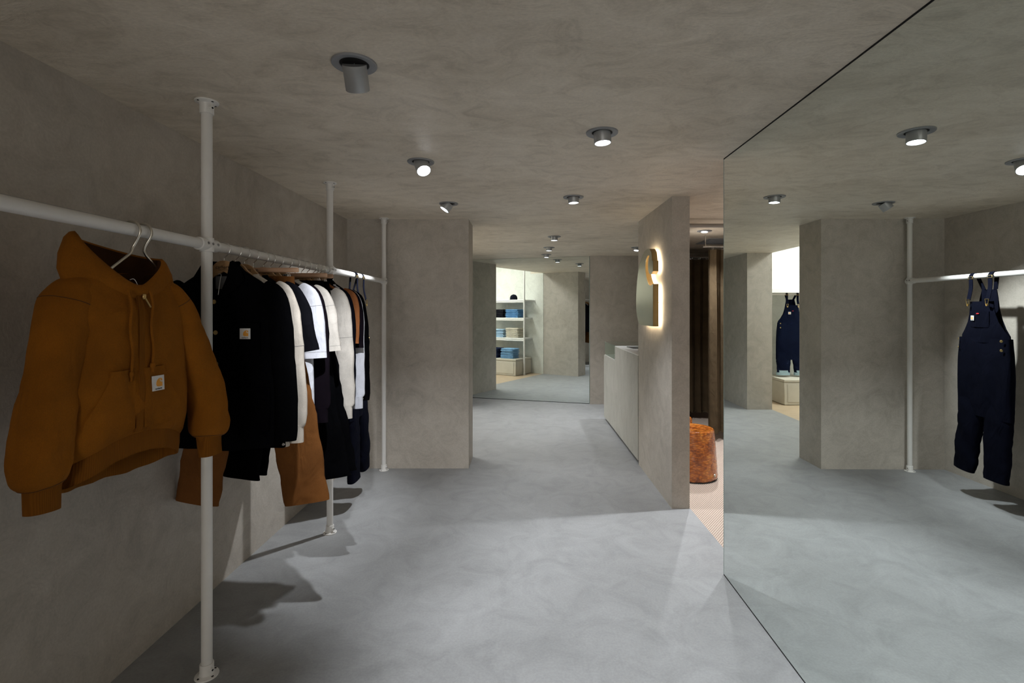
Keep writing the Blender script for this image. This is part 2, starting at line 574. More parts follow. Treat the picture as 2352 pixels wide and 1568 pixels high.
# ------------------------------------------------------------------ ceiling lamps
def lamp_meshes():
    ring = MB().lathe([(0.050, -0.001), (0.0515, -0.004), (0.066, -0.0075), (0.076, -0.0075), (0.078, -0.005), (0.078, 0.0)], 48)
    hole_shade = MB().lathe([(0.0005, -0.0015), (0.052, -0.0015)], 40)  # flat black disc, the shade inside the trim put into its colour
    rim = MB().lathe([(0.0385, -0.0), (0.0425, 0.0), (0.0425, -0.006), (0.0385, -0.006)], 40)
    return ring.mesh('trim_ring', 'trim_grey'), hole_shade.mesh('recess', 'dark_hole')
RING, HOLE_SHADE = lamp_meshes()
def can_mesh(L, up):
    return MB().lathe([(0.0006, up), (0.042, up), (0.042, -L + 0.002), (0.0405, -L), (0.0385, -L), (0.0370, -L + 0.013)], 40).mesh('lamp_can', 'lamp_grey')
def lens_mesh(L):
    return MB().lathe([(0.0004, -L + 0.0120), (0.0372, -L + 0.0120)], 32).mesh('lens', 'lamp_lens')

def spotlight(x, y, d, L, label, power, angle=85, blend=0.9, z=H, up=0.0, lit=True, group='recessed ceiling spotlights'):
    """d: where the can points"""
    root = thing('ceiling_spotlight', label, 'spotlight', (x, y, z), 0, group)
    link_mesh('trim_ring', RING, root)
    link_mesh('recess', HOLE_SHADE, root)
    d = Vector(d).normalized()
    q = Vector((0, 0, -1)).rotation_difference(d)
    c = link_mesh('lamp_can', can_mesh(L, up), root)
    c.rotation_euler = q.to_euler()
    c.location = (0, 0, -0.003)
    lens = link_mesh('lens', lens_mesh(L), c)
    if power > 0:
        ld = bpy.data.lights.new('lamp_light', 'SPOT')
        ld.energy = power
        ld.color = LAMP_COL
        ld.spot_size = math.radians(angle)
        ld.spot_blend = blend
        ld.shadow_soft_size = 0.022
        lo = bpy.data.objects.new('lamp_light', ld)
        COL.objects.link(lo)
        lo.parent = root
        lo.location = Vector((0, 0, -0.003)) + d * (L + 0.012)
        lo.rotation_euler = q.to_euler()
    return root

PW = POWER
spotlight(-0.595, 1.772, (-0.05, 0.60, -0.80), 0.088, 'long grey spotlight nearest the camera, turned away so its lens is hidden', PW['rack'] * 1.1, 62, 0.75)
spotlight(-0.598, 2.944, (0.33, -0.48, -0.81), 0.078, 'spotlight with fully visible glowing lens, second from the camera above the rack side', PW['rack'], 66, 0.8)
spotlight(-0.605, 4.105, (-0.55, -0.15, -0.82), 0.062, 'spotlight tilted towards the left wall, last of the row above the rack', PW['rack'] * 1.15, 70, 0.8)
spotlight(0.391, 2.459, (0.06, -0.04, -1), 0.052, 'upright spotlight nearest the big mirror in the aisle row', PW['aisle'], 72, 0.8)
spotlight(0.393, 3.868, (0.05, 0.0, -1), 0.045, 'upright spotlight in the aisle row before the backlit sign', PW['aisle'], 72, 0.8)
spotlight(0.378, 5.96, (0.0, 0.0, -1), 0.045, 'first small spotlight of the corridor row beyond the sign', PW['far'], 90)
spotlight(0.371, 7.00, (0.0, 0.0, -1), 0.045, 'middle small spotlight of the corridor row', PW['far'], 90)
spotlight(0.377, 7.89, (0.0, 0.0, -1), 0.045, 'last small spotlight just before the corridor mirror', PW['far'] * 0.8, 95)
spotlight(1.60, 7.00, (-0.15, -0.1, -1), 0.045, 'spotlight over the counter niche, half hidden by the partition', PW['far'], 90)
for yy, wh in ((1.05, 'overhead'),):  # unseen spotlight added for more light near the camera
    spotlight(0.391, yy, (0.05, 0.0, -1), 0.045, 'aisle spotlight %s, out of the picture' % wh, PW['front'], 76, 0.8)
spotlight(1.95, 3.95, (-0.15, 0.25, -1), 0.012, 'flush round downlight in the fitting area, hidden behind the mirror', PW['fitting'] * 1.4, 110)  # unseen downlight added to brighten the stool
spotlight(2.01, 5.53, (-0.08, -0.12, -1), 0.012, 'flush round downlight in the fitting area ceiling', PW['fitting'], 120)

# square panel lamps, unseen, added to brighten the side room
for i, (x, y) in enumerate([(-2.55, 6.75), (-2.55, 7.75)]):
    t = thing('panel_lamp', ['square ceiling panel lamp before the folded clothes shelves, out of the picture', 'square ceiling panel lamp before the hung dark denim overalls, out of the picture'][i], 'lamp', (x, y, 3.2), 0, 'panel lamps of the bright room')
    MB().bbox(-0.36, 0.36, -0.36, 0.36, -0.045, 0, 0.006).build('housing', 'white_metal', t)
    MB().box(-0.33, 0.33, -0.33, 0.33, -0.048, -0.046).build('diffuser', 'panel_light', t)
    ld = bpy.data.lights.new('panel_light', 'AREA')
    ld.energy = PW['room']
    ld.size = 0.66
    ld.color = (1.0, 0.985, 0.94)
    lo = bpy.data.objects.new('panel_light', ld)
    COL.objects.link(lo)
    lo.parent = t
    lo.location = (0, 0, -0.052)

# ------------------------------------------------------------------ clothes rail
XK = -1.32
ZR = 1.80
RP = 0.021
POLES = [0.749, 2.094, 3.433, 4.772]

def flange(mb, z, s):
    # s=+1 standing on the floor, -1 hanging from the ceiling
    p = [(0.0445, 0.0), (0.0455, 0.002), (0.0445, 0.006), (0.034, 0.0085), (0.0285, 0.012), (0.0265, 0.018), (0.0265, 0.052), (0.0255, 0.054), (0.0212, 0.054)]
    mb.lathe([(r, z + s * h) for r, h in p], 40)
    return mb

POLE_LABELS = ['white rack pole, out of the picture at the near end', 'tallest white rack pole, standing right beside the brown hooded jacket',
               'middle white rack pole, rising behind the row of hung clothes', 'far white rack pole, standing against the plaster pier']
for i, y in enumerate(POLES):
    t = thing('rack_pole', POLE_LABELS[i], 'pole', (XK, y, 0), 0, 'floor to ceiling poles of the clothes rack')
    MB().lathe([(RP, 0.03), (RP, H - 0.03)], 28).build('pipe', 'white_metal', t)
    fb = flange(MB(), 0.0, 1).build('floor_flange', 'white_metal', t)
    ft = flange(MB(), H, -1).build('ceiling_flange', 'white_metal', t)
    for k in range(4):
        a = PI / 4 + k * PI / 2 + 0.35
        MB().lathe([(0.0003, 0.0088), (0.0048, 0.0088), (0.0048, 0.0070)], 14, (0.036 * math.cos(a), 0.036 * math.sin(a), 0)).build('screw_hole', 'dark_hole', fb)
        MB().lathe([(0.0003, H - 0.0088), (0.0048, H - 0.0088), (0.0048, H - 0.0070)], 14, (0.036 * math.cos(a), 0.036 * math.sin(a), 0)).build('screw_hole', 'dark_hole', ft)
    for s, zz, par in ((1, 0.034, fb), (-1, H - 0.034, ft)):
        bs = MB().tube([(0.02, -0.010, zz), (0.034, -0.016, zz)], 0.008, 14).build('set_screw_boss', 'white_metal', par)
        MB().tube([(0.030, -0.0142, zz), (0.0345, -0.01625, zz)], 0.0042, 10).build('set_screw', 'dark_hole', par)
    # cross fitting that clamps the rail
    cl = MB().lathe([(0.0212, ZR - 0.030), (0.0262, ZR - 0.029), (0.0268, ZR - 0.027), (0.0268, ZR + 0.027), (0.0262, ZR + 0.029), (0.0212, ZR + 0.030)], 32)
    ry = Matrix.Rotation(PI / 2, 4, 'X')
    ya, yb = (-0.058, 0.058) if i < 3 else (-0.055, 0.03)
    cl.lathe([(0.0212, ya), (0.0262, ya + 0.001), (0.0268, ya + 0.003), (0.0268, yb - 0.003), (0.0262, yb - 0.001), (0.0212, yb)], 32, (0, 0, ZR), Matrix.Rotation(-PI / 2, 4, 'X'))
    co = cl.build('clamp_fitting', 'white_metal', t)
    for yy in (-0.030, 0.0, 0.036):
        if yy > yb - 0.01:
            continue
        MB().tube([(0.0255, yy, ZR + 0.004), (0.0285, yy, ZR + 0.0045)], 0.0058, 12).build('clamp_screw', 'screw_steel', co)
RAIL_LABELS = ['near length of white rail carrying the brown hooded jacket', 'middle length of white rail crowded with clothes hangers', 'far length of white rail carrying the navy bib overalls']
for i in range(3):
    t = thing('hanging_rail', RAIL_LABELS[i], 'rail', (XK, (POLES[i] + POLES[i + 1]) / 2, ZR), 0, 'rails between the rack poles')
    hl = (POLES[i + 1] - POLES[i]) / 2 - 0.026
    MB().tube([(0, -hl, 0), (0, hl, 0)], RP, 28).build('pipe', 'white_metal', t)
    if i < 2:
        MB().box(-0.012, -0.0105, -hl + 0.05, hl - 0.07, 0.016, 0.0262).build('clear_strip', 'clear_strip', t)

# ------------------------------------------------------------------ printed marks
LOGO_C = [(1, 0), (1, .53), (.9, .515), (.79, .53), (.68, .60), (.61, .69), (.59, .78), (.63, .86), (.72, .91), (.826, .905), (.77, .87), (.74, .80), (.755, .72),
          (.81, .67), (.9, .66), (1.0, .69), (1.0, .817), (.955, .832), (.935, .88), (.91, .937), (.82, .985), (.68, 1.0), (.55, .985), (.42, .945), (.30, .88), (.20, .80),
          (.12, .70), (.055, .57), (.02, .45), (0, .32), (.02, .21), (.06, .13), (.12, .065), (.20, .02), (.32, 0)]
TXT_HANGER = text_mesh('carhartt', 0.021, 'print_black')
TXT_SUB = text_mesh('WORK IN PROGRESS', 0.0046, 'print_black')
TXT_PATCH = text_mesh('carhartt', 0.0088, 'print_black')

def patch(parent, loc, rot, s=0.042):
    """woven square label: white ground, orange C, black lettering; local x right, z up, faces -y"""
    h = s / 2
    p = link_mesh('label_patch', MB().bbox(-h, h, -0.0008, 0.0012, -h, h, 0.0006, 1).mesh('label_patch', 'patch_white'), parent, loc, rot)
    p['label'] = 'white woven square label with orange mark'
    MB().prism([((u - 0.36) * s * 0.50, (v - 0.42) * s * 0.56) for u, v in LOGO_C], lambda u, v, d: (u, d, v), -0.0014, -0.0007).build('label_mark', 'patch_orange', p)
    link_mesh('label_lettering', TXT_PATCH, p, (0, -0.0011, -h * 0.74), (PI / 2, 0, 0))
    return p

# ------------------------------------------------------------------ hangers
HOOK = MB().tube(smooth_path([(0, 0, -0.066), (0, 0, -0.046), (0.004, 0, -0.038), (0.022, 0, -0.020), (0.0275, 0, 0.0), (0.021, 0, 0.0175), (0.004, 0, 0.0252), (-0.012, 0, 0.0232), (-0.024, 0, 0.012), (-0.0275, 0, -0.003), (-0.0262, 0, -0.010)], 5), 0.0019, 10).mesh('hook', 'chrome')
WOOD_OUT = [(0, 0.008), (0.016, 0.006), (0.030, 0.0), (0.042, -0.010), (0.052, -0.024), (0.066, -0.038), (0.100, -0.062), (0.150, -0.092), (0.198, -0.124), (0.214, -0.138), (0.214, -0.152), (0.203, -0.155),
            (0.150, -0.126), (0.100, -0.098), (0.062, -0.075), (0.045, -0.064), (0.0, -0.040)]
WOOD_OUT = WOOD_OUT + [(-x, z) for x, z in reversed(WOOD_OUT[1:-1])]
wood_mb = MB()
def wood_fn(u, v, d):
    return (u, d, v)
# bevelled extrusion: slightly smaller faces
n_ = len(WOOD_OUT)
cxz = (0, -0.045)
def shrink(k):
    out = []
    for i, (x, z) in enumerate(WOOD_OUT):
        x0, z0 = WOOD_OUT[i - 1]; x1, z1 = WOOD_OUT[(i + 1) % n_]
        tx, tz = x1 - x0, z1 - z0
        l = math.hypot(tx, tz) or 1
        out.append((x - k * -tz / l * -1, z - k * tx / l * -1))
    return out
small = [(x * 0.992, z + (-0.0016 if z > -0.03 else 0)) for x, z in WOOD_OUT]
rings = [[(x, -0.0062, z) for x, z in small], [(x, -0.0048, z) for x, z in WOOD_OUT], [(x, 0.0048, z) for x, z in WOOD_OUT], [(x, 0.0062, z) for x, z in small]]
HANGER_BODY = MB().loft(rings, True, True, True).mesh('hanger_body', 'hanger_wood', 30)
BAR = MB().bbox(-0.222, 0.222, -0.0075, 0.0075, -0.011, 0.013, 0.005, 2).mesh('hanger_bar', 'bar_wood')
CLIP_JAW = MB().bbox(-0.013, 0.013, -0.016, -0.010, -0.030, 0.022, 0.002, 1).bbox(-0.013, 0.013, 0.010, 0.016, -0.030, 0.022, 0.002, 1).mesh('clip_jaw', 'chrome')
CLIP_TIP = MB().bbox(-0.0145, 0.0145, -0.0185, -0.007, -0.048, -0.026, 0.003, 1).bbox(-0.0145, 0.0145, 0.007, 0.0185, -0.048, -0.026, 0.003, 1).mesh('clip_pad', 'black_plastic')
CLIP_WIRE = MB().tube(smooth_path([(0.011, 0, 0.046), (0.013, 0, 0.020), (0.010, 0, 0.004), (-0.004, 0, 0.001)], 4), 0.0016, 8).tube([(0, -0.018, 0.008), (0, 0.018, 0.008)], 0.0075, 14).mesh('clip_wire', 'chrome')

def wood_hanger(y, label, text=True, x=XK):
    t = thing('wooden_hanger', label, 'hanger', (x, y, ZR - 0.062), 0, 'wooden hangers on the middle rail')
    link_mesh('hook', HOOK, t, (0, 0, 0.062))
    bd = link_mesh('hanger_body', HANGER_BODY, t)
    if text:
        link_mesh('lettering', TXT_HANGER, bd, (0, -0.0064, -0.022), (PI / 2, 0, 0))
        link_mesh('lettering', TXT_SUB, bd, (0, -0.0064, -0.0335), (PI / 2, 0, 0))
    return t

def clip_hanger(y, label, clips=0.165, x=XK):
    t = thing('clip_hanger', label, 'hanger', (x, y, 1.722), 0, 'clip hangers on the middle rail')
    link_mesh('hook', HOOK, t, (0, 0, ZR - 1.722))
    MB().tube([(0, 0, 0.004), (0, 0, 0.018)], 0.0019, 8).build('stem', 'chrome', t)
    bd = link_mesh('hanger_bar', BAR, t)
    link_mesh('lettering', TXT_HANGER, bd, (0, -0.0078, 0.001), (PI / 2, 0, 0)).scale = (0.8, 0.8, 0.8)
    for s in (-1, 1):
        w = link_mesh('clip', CLIP_WIRE, t, (s * clips, 0, -0.040))
        link_mesh('clip_jaw', CLIP_JAW, w)
        link_mesh('clip_pad', CLIP_TIP, w)
    return t

# ------------------------------------------------------------------ garments
def ring_pts(cx, cy, z, w, t, n=44, p=0.75, q=0.62, drop=None, fold=None):
    out = []
    for k in range(n):
        a = 2 * PI * k / n
        c, s = math.cos(a), math.sin(a)
        x = w * math.copysign(abs(c) ** p, c)
        y = t * math.copysign(abs(s) ** q, s)
        zz = z
        if drop:
            zz -= drop(x / w if w else 0, -s)
        if fold:
            dx, dy = fold(x, s, zz)
            x += dx
            y += dy
        out.append((cx + x, cy + y, zz))
    return out

def fold_fn(seed, amp, k=26.0, z0=-0.15, z1=-0.9):
    ph = seed * 1.7
    def f(x, s, z):
        g = min(1, max(0, (z - z0) / (z1 - z0)))
        nx = noise.noise(Vector((x * 5 + seed, z * 2.0, seed * 0.37)))
        n2 = noise.noise(Vector((x * 13 + seed * 2, z * 7.0, s * 1.3 + seed)))
        dy = amp * (g * math.sin(x * k + ph + nx * 3.0) + 0.8 * nx + 0.35 * n2)
        return (amp * 0.4 * nx, dy)
    return f

def top_body(parent, mat, length, prof, tprof, seed, neck_drop, hem_wave=0.0, thick_amp=0.008, back_len=0.0, n=48, rows=26, cy=0.0, name='body', inner=True):
    """prof: [(z, half width)] from the neck down, tprof: [(z, half thickness)]"""
    fold = fold_fn(seed, thick_amp)
    rings = []
    zt = prof[0][0]
    zs = [zt + (-length - zt) * (i / rows) ** 1.25 for i in range(rows + 1)]
    P = sorted(prof); TP = sorted(tprof)
    for i, z in enumerate(zs):
        w = interp(P, z); t = interp(TP, z)
        nd = neck_drop * max(0, 1 - (zt - z) / 0.16)
        blen = back_len * (1 - (-length - z) / (-length - zt)) if back_len else 0
        def dr(xr, front, nd=nd, i=i):
            d = 0.0
            f = max(0, front)
            d += nd * f * max(0, 1 - abs(xr) * 0.9)
            g = i / rows
            d += hem_wave * g * math.sin(xr * 5 + seed)
            if back_len:
                d += back_len * g * max(0, -front)
            return d
        rings.append(ring_pts(0, cy, z, w, t, n, drop=dr, fold=fold))
    if inner:
        last = rings[-1]
        up = [(x * 0.975, cy + (y - cy) * 0.86, z + 0.004) for x, y, z in last]
        up2 = [(x * 0.97, cy + (y - cy) * 0.82, z + 0.12) for x, y, z in last]
        rings += [up, up2]
        first = rings[0]
        rings = [[(x * 0.93, cy + (y - cy) * 0.8, z - 0.10) for x, y, z in first], [(x * 0.95, cy + (y - cy) * 0.9, z - 0.001) for x, y, z in first]] + rings
    return MB().loft(rings).build(name, mat, parent, 60)

def sleeve_mb(path, rx, ry, seed, amp=0.006, n=26, open_end=True, k=5):
    """path: points from shoulder to cuff; rx half width in the plane of the garment, ry half thickness"""
    P = smooth_path(path, k)
    m = len(P)
    rings = []
    for i, p in enumerate(P):
        t = i / (m - 1)
        a = P[max(0, i - 1)]; b_ = P[min(m - 1, i + 1)]
        T = (b_ - a).normalized()
        side = Vector((0, 1, 0)).cross(T).normalized()   # in plane
        nrm = T.cross(side).normalized()
        w = interp(rx, t); h = interp(ry, t)
        ring = []
        for j in range(n):
            an = 2 * PI * j / n
            c, s = math.cos(an), math.sin(an)
            q = noise.noise(Vector((p.x * 9 + seed, p.z * 9 + c * 0.8, s * 0.9 + seed * 0.7)))
            q2 = noise.noise(Vector((p.x * 21 + seed, p.z * 24 + c * 1.4, s * 1.6 + seed)))
            r = 1 + (q * 0.9 + q2 * 0.5) * amp / max(0.02, h)
            ring.append(p + side * (w * math.copysign(abs(c) ** 0.85, c) * (0.5 + 0.5 * r)) + nrm * (h * math.copysign(abs(s) ** 0.8, s) * r))
        rings.append(ring)
    if open_end:
        c0 = P[-1]
        last = rings[-1]
        rings.append([c0 + (q - c0) * 0.88 for q in last])
        T = (P[-1] - P[-3]).normalized()
        rings.append([c0 + (q - c0) * 0.84 - T * 0.08 for q in last])
    mb = MB().loft(rings, True, True, False)
    mb.rings = rings
    return mb

def seam(mb, i, mat, parent, r=0.0011):
    ring = [Vector(p) for p in mb.rings[i]]
    return MB().tube(ring + [ring[0]], r, 6, False).build('seam', mat, parent)

def button_mesh(r=0.0095, mat='brass'):
    return MB().lathe([(0.0003, 0.004), (r * 0.75, 0.0045), (r, 0.003), (r, 0.0)], 18).mesh('button', mat)
BTN = button_mesh()
BTN_S = button_mesh(0.0062, 'chrome')

SHOULDER = [(0.0, 0.058), (-0.035, 0.090), (-0.085, 0.168), (-0.125, 0.222), (-0.165, 0.248)]
CREW = [(-0.046, 0.104), (-0.060, 0.128), (-0.088, 0.172), (-0.125, 0.222), (-0.165, 0.248)]

LIGHT = ('white_jersey', 'cream_jersey', 'cream_fleece')

def top_garment(name, label, cat, y, mat, kind, seed, length=0.72, spread=0.0, hem_w=0.262, thick=0.030, cuff=None, neck_drop=0.07, x=XK, zoff=0.0, sl_len=0.78, group='tops on the middle rail', collar=None, hem=None, yaw=0.0, tee_len=0.26):
    t = thing(name, label, cat, (x, y, 1.735 + zoff), yaw, group)
    prof = (CREW if collar == 'rib' else SHOULDER) + [(-0.30, 0.250), (-length, hem_w)]
    tprof = [(0.0, min(0.034, thick * 1.12)), (-0.06, thick), (-0.3, thick * 1.05), (-length, thick * 1.12)]
    top_body(t, mat, length, prof, tprof, seed, neck_drop, hem_wave=0.006, thick_amp=min(0.008, thick * 0.22))
    for s in (-1, 1):
        if kind == 'long':
            path = [(s * 0.178, 0, -0.098), (s * 0.222, 0.0, -0.155), (s * (0.240 + spread * 0.2), -0.002, -0.26), (s * (0.247 + spread * 0.6), -0.004, -0.46), (s * (0.250 + spread), -0.010, -sl_len + 0.14), (s * (0.256 + spread * 0.8), -0.014, -sl_len + (0.06 if cuff else 0))]
            rx = [(0, 0.035), (0.14, 0.052), (0.35, 0.056), (0.7, 0.050), (0.94, 0.046), (1, 0.038 if cuff else 0.044)]
            kt = thick / 0.031
            ry = [(0, 0.020 * kt), (0.15, 0.029 * kt), (0.6, 0.027 * kt), (1, 0.023 * kt)]
            smb = sleeve_mb(path, rx, ry, seed + s * 3.1)
            sl = smb.build('sleeve', mat, t, 60)
            if mat in LIGHT:
                seam(smb, 13, 'seam_thread', sl)
            if cuff:
                e = Vector(path[-1])
                cp = [e + Vector((0, 0, 0.006)), e + Vector((s * 0.002, -0.001, -0.03)), e + Vector((s * 0.004, -0.002, -0.072))]
                sleeve_mb(cp, [(0, 0.036), (0.2, 0.033), (1, 0.031)], [(0, 0.022), (1, 0.018)], seed, 0.001).build('cuff', cuff, t, 60)
        else:
            path = [(s * 0.178, 0, -0.095), (s * 0.222, 0.0, -0.148), (s * (0.238 + spread * 0.35), -0.003, -0.24), (s * (0.250 + spread), -0.008, -0.148 - tee_len)]
            smb = sleeve_mb(path, [(0, 0.035), (0.25, 0.058), (0.6, 0.072), (1, 0.078)], [(0, 0.6 * thick), (0.3, 0.92 * thick), (1, 0.86 * thick)], seed + s * 2.3, 0.15 * thick)
            sl = smb.build('sleeve', mat, t, 60)
            if mat in LIGHT:
                seam(smb, 8, 'seam_thread', sl)
                seam(smb, 14, 'seam_thread', sl, 0.0007)
    if collar == 'rib':
        ring = [(0.106 * math.cos(a), (thick + 0.003) * math.sin(a), -0.047 - (neck_drop * max(0, -math.sin(a)) * max(0, 1 - 0.9 * abs(math.cos(a))))) for a in [2 * PI * k / 36 for k in range(36)]]
        MB().tube(ring + [ring[0]], 0.006, 10, False).build('neckband', mat, t)
    elif collar == 'shirt':
        for s in (-1, 1):
            o = [(0.046, 0.006), (0.058, 0.012), (0.078, -0.006), (0.112, -0.070), (0.075, -0.118), (0.024, -0.140), (0.034, -0.085)]
            def fn(u, v, d, s=s):
                return (s * u, -0.032 + d - 0.014 * min(1, max(0, -v * 9)), v - 0.004)
            MB().prism(o, fn, -0.004, 0.004, False).build('collar', mat if mat != 'black_canvas' else 'black_cord', t)
        MB().tube(smooth_path([(-0.058, -0.022, -0.004), (-0.060, 0.006, 0.0), (-0.040, 0.030, 0.0), (0, 0.036, -0.002), (0.040, 0.030, 0.0), (0.060, 0.006, 0.0), (0.058, -0.022, -0.004)], 5), 0.009, 10).build('collar_stand', mat, t)
    if hem:
        pts = [(0.255 * math.copysign(abs(math.cos(a)) ** .75, math.cos(a)), thick * 1.1 * math.copysign(abs(math.sin(a)) ** .62, math.sin(a))) for a in [2 * PI * k / 40 for k in range(40)]]
        MB().loft([[(px, py, -length + 0.012) for px, py in pts], [(px * 0.97, py * 0.97, -length - 0.055) for px, py in pts], [(px * 0.95, py * 0.8, -length - 0.053) for px, py in pts]]).build('hem_band', hem, t)
    return t

def pants(name, label, y, mat, seed, x=XK, ztop=1.690, length=1.10, hem_c=0.268, hem_hw=0.107, mid_hw=0.110, group='trousers on clip hangers', thick=0.026, twist=0.02):
    t = thing(name, label, 'trousers', (x, y, ztop), 0, group)
    fold = fold_fn(seed, 0.007, 30, -0.05, -0.4)
    rings = []
    for i in range(13):
        z = -0.40 * i / 12
        w = interp([(-0.40, 0.232), (-0.2, 0.226), (0, 0.198)], z)
        rings.append(ring_pts(0, 0, z, w, thick + 0.006 * math.sin(i / 12 * PI), 44, fold=fold))
    rings = [[(px * 0.96, py * 0.6, pz - 0.03) for px, py, pz in rings[0]]] + rings
    MB().loft(rings, True, True, True).build('seat', mat, t, 60)
    wb = [ring_pts(0, 0, z, 0.200, thick + 0.003, 44, fold=fold) for z in (0.002, -0.002, -0.038, -0.042)]
    MB().loft(wb).build('waistband', mat, t, 60)
    for s in (-1, 1):
        path = [(s * 0.110, 0, -0.27), (s * 0.122, 0.0, -0.38), (s * (0.122 + (hem_c - 0.122) * 0.40), -0.004, -0.62), (s * (0.122 + (hem_c - 0.122) * 0.75), -0.010, -0.88), (s * hem_c, -0.012 - twist * 0.3, -length)]
        sleeve_mb(path, [(0, 0.10), (0.2, 0.114), (0.6, mid_hw), (1, hem_hw)], [(0, 0.02), (0.2, thick), (1, thick * 0.95)], seed + s * 4.7, 0.008, 30, True, 7).build('leg', mat, t, 60)
    for s in (-1, 1):
        MB().bbox(s * 0.12 - 0.006, s * 0.12 + 0.006, -thick - 0.009, -thick - 0.004, -0.05, 0.004, 0.001, 1).build('belt_loop', mat, t)
    return t

# --- the row on the middle rail, near to far
wood_hanger(2.215, 'wooden hanger with black lettering, in the neck of the black chore jacket')
j = top_garment('chore_jacket', 'black canvas chore jacket with brass buttons, first on the middle rail', 'jacket', 2.215, 'black_canvas', 'long', 1.3, 0.815, 0.03, 0.268, 0.034, neck_drop=0.15, collar='shirt')
for k, (bx, bz) in enumerate([(-0.015, -0.172), (-0.008, -0.305), (-0.006, -0.44), (-0.006, -0.575)]):
    link_mesh('button', BTN, j, (bx, -0.047, bz), (PI / 2, 0, 0))
patch(j, (0.118, -0.0455, -0.310), (0, 0, 0), 0.046)
for px_, pz_, pw_, ph_ in ((0.118, -0.335, 0.062, 0.075), (-0.13, -0.64, 0.085, 0.095), (0.135, -0.64, 0.085, 0.095)):
    MB().bbox(px_ - pw_, px_ + pw_, -0.0425, -0.036, pz_ - ph_, pz_ + ph_, 0.003, 1).build('pocket', 'black_canvas', j)
MB().bbox(-0.030, 0.010, -0.0445, -0.040, -0.80, -0.14, 0.002, 1).build('placket', 'black_canvas', j)
MB().box(-0.035, 0.035, -0.004, -0.002, -0.115, -0.058).build('neck_label', 'neck_label', j)
MB().tube(smooth_path([(-0.018, -0.015, -0.050), (0.0, -0.022, -0.052), (0.004, -0.036, -0.08), (0.003, -0.048, -0.142)], 5), 0.0012, 6).build('tag_string', 'string_white', j)
for s in (-1, 1):
    link_mesh('snap', BTN_S, j, (s * 0.282, -0.040, -0.79), (PI / 2, 0, 0))

wood_hanger(2.303, 'wooden hanger inside the cream sweatshirt behind the chore jacket')
top_garment('sweatshirt', 'cream fleece sweatshirt with ribbed cuffs, behind the black chore jacket', 'sweatshirt', 2.303, 'cream_fleece', 'long', 2.1, 0.778, 0.035, 0.27, 0.029, cuff='cream_fleece', collar='rib', hem='cream_fleece', sl_len=0.80)
wood_hanger(2.378, 'wooden hanger inside the wide sleeved black t-shirt')
top_garment('t_shirt', 'black t-shirt with wide sleeves, behind the cream sweatshirt', 't-shirt', 2.378, 'black_jersey', 'short', 3.4, 0.74, 0.03, 0.27, 0.026, collar='rib')
clip_hanger(2.456, 'pale wooden clip hanger holding the brown trousers, nearest of the clip hangers')
pants('work_trousers', 'brown canvas trousers with legs hanging wide apart', 2.456, 'brown_canvas', 4.2)
wood_hanger(2.551, 'wooden hanger inside the white t-shirt behind the brown trousers')
top_garment('t_shirt', 'white t-shirt right behind the brown trousers', 't-shirt', 2.551, 'white_jersey', 'short', 5.5, 0.73, 0.0, 0.26, 0.028, collar='rib', tee_len=0.305)
wood_hanger(2.622, 'wooden hanger inside the plum black sweatshirt')
top_garment('sweatshirt', 'plum black sweatshirt hanging between the white and cream t-shirts', 'sweatshirt', 2.622, 'plum_jersey', 'long', 6.1, 0.70, 0.02, 0.265, 0.026, cuff='plum_jersey', collar='rib', hem='plum_jersey', sl_len=0.78)
wood_hanger(2.711, 'wooden hanger inside the cream t-shirt in the middle of the row')
top_garment('t_shirt', 'cream t-shirt with stitched sleeve hem, behind the plum black sweatshirt', 't-shirt', 2.711, 'cream_jersey', 'short', 7.7, 0.72, 0.012, 0.262, 0.030, collar='rib', tee_len=0.285)
clip_hanger(2.816, 'wooden clip hanger of the nearer black trousers')
pants('work_trousers', 'black trousers hung by clips behind the cream t-shirt, nearer pair', 2.816, 'black_canvas', 8.3, hem_c=0.255, mid_hw=0.088)
clip_hanger(2.908, 'wooden clip hanger of the farther black trousers, last of the clip hangers')
pants('work_trousers', 'black trousers hung by clips, farther pair', 2.908, 'black_canvas', 9.6, hem_c=0.262, mid_hw=0.088)
wood_hanger(2.992, 'wooden hanger inside the pale long sleeved shirt with ribbed cuffs')
top_garment('sweatshirt', 'off-white long sleeved shirt with a ribbed cuff below the cream t-shirt', 'sweatshirt', 2.992, 'cream_jersey', 'long', 10.2, 0.72, 0.022, 0.262, 0.028, cuff='cream_jersey', collar='rib', sl_len=0.84)
wood_hanger(3.067, 'wooden hanger inside the navy black long sleeved top')
top_garment('sweatshirt', 'navy black long sleeved top just before the rust t-shirt', 'sweatshirt', 3.067, 'navy_black', 'long', 11.9, 0.76, 0.0, 0.262, 0.026, cuff='navy_black', collar='rib')
wood_hanger(3.149, 'wooden hanger inside the rust t-shirt')
top_garment('t_shirt', 'rust brown t-shirt near the far end of the row', 't-shirt', 3.149, 'rust_jersey', 'short', 12.5, 0.70, -0.035, 0.255, 0.021, collar='rib', tee_len=0.265)
wood_hanger(3.197, 'wooden hanger inside the dark plum t-shirt')
top_garment('t_shirt', 'dark plum t-shirt directly behind the rust one', 't-shirt', 3.197, 'plum_jersey', 'short', 13.1, 0.72, -0.02, 0.255, 0.018, collar='rib', tee_len=0.30)
wood_hanger(3.244, 'wooden hanger inside the white long sleeved shirt')
top_garment('sweatshirt', 'white long sleeved shirt with only a narrow strip showing, second last of the row', 'shirt', 3.244, 'white_jersey', 'long', 14.8, 0.72, 0.0, 0.255, 0.018, cuff='white_jersey', collar='rib', sl_len=0.83)
wood_hanger(3.302, 'wooden hanger inside the shirt jacket, last on the middle rail')
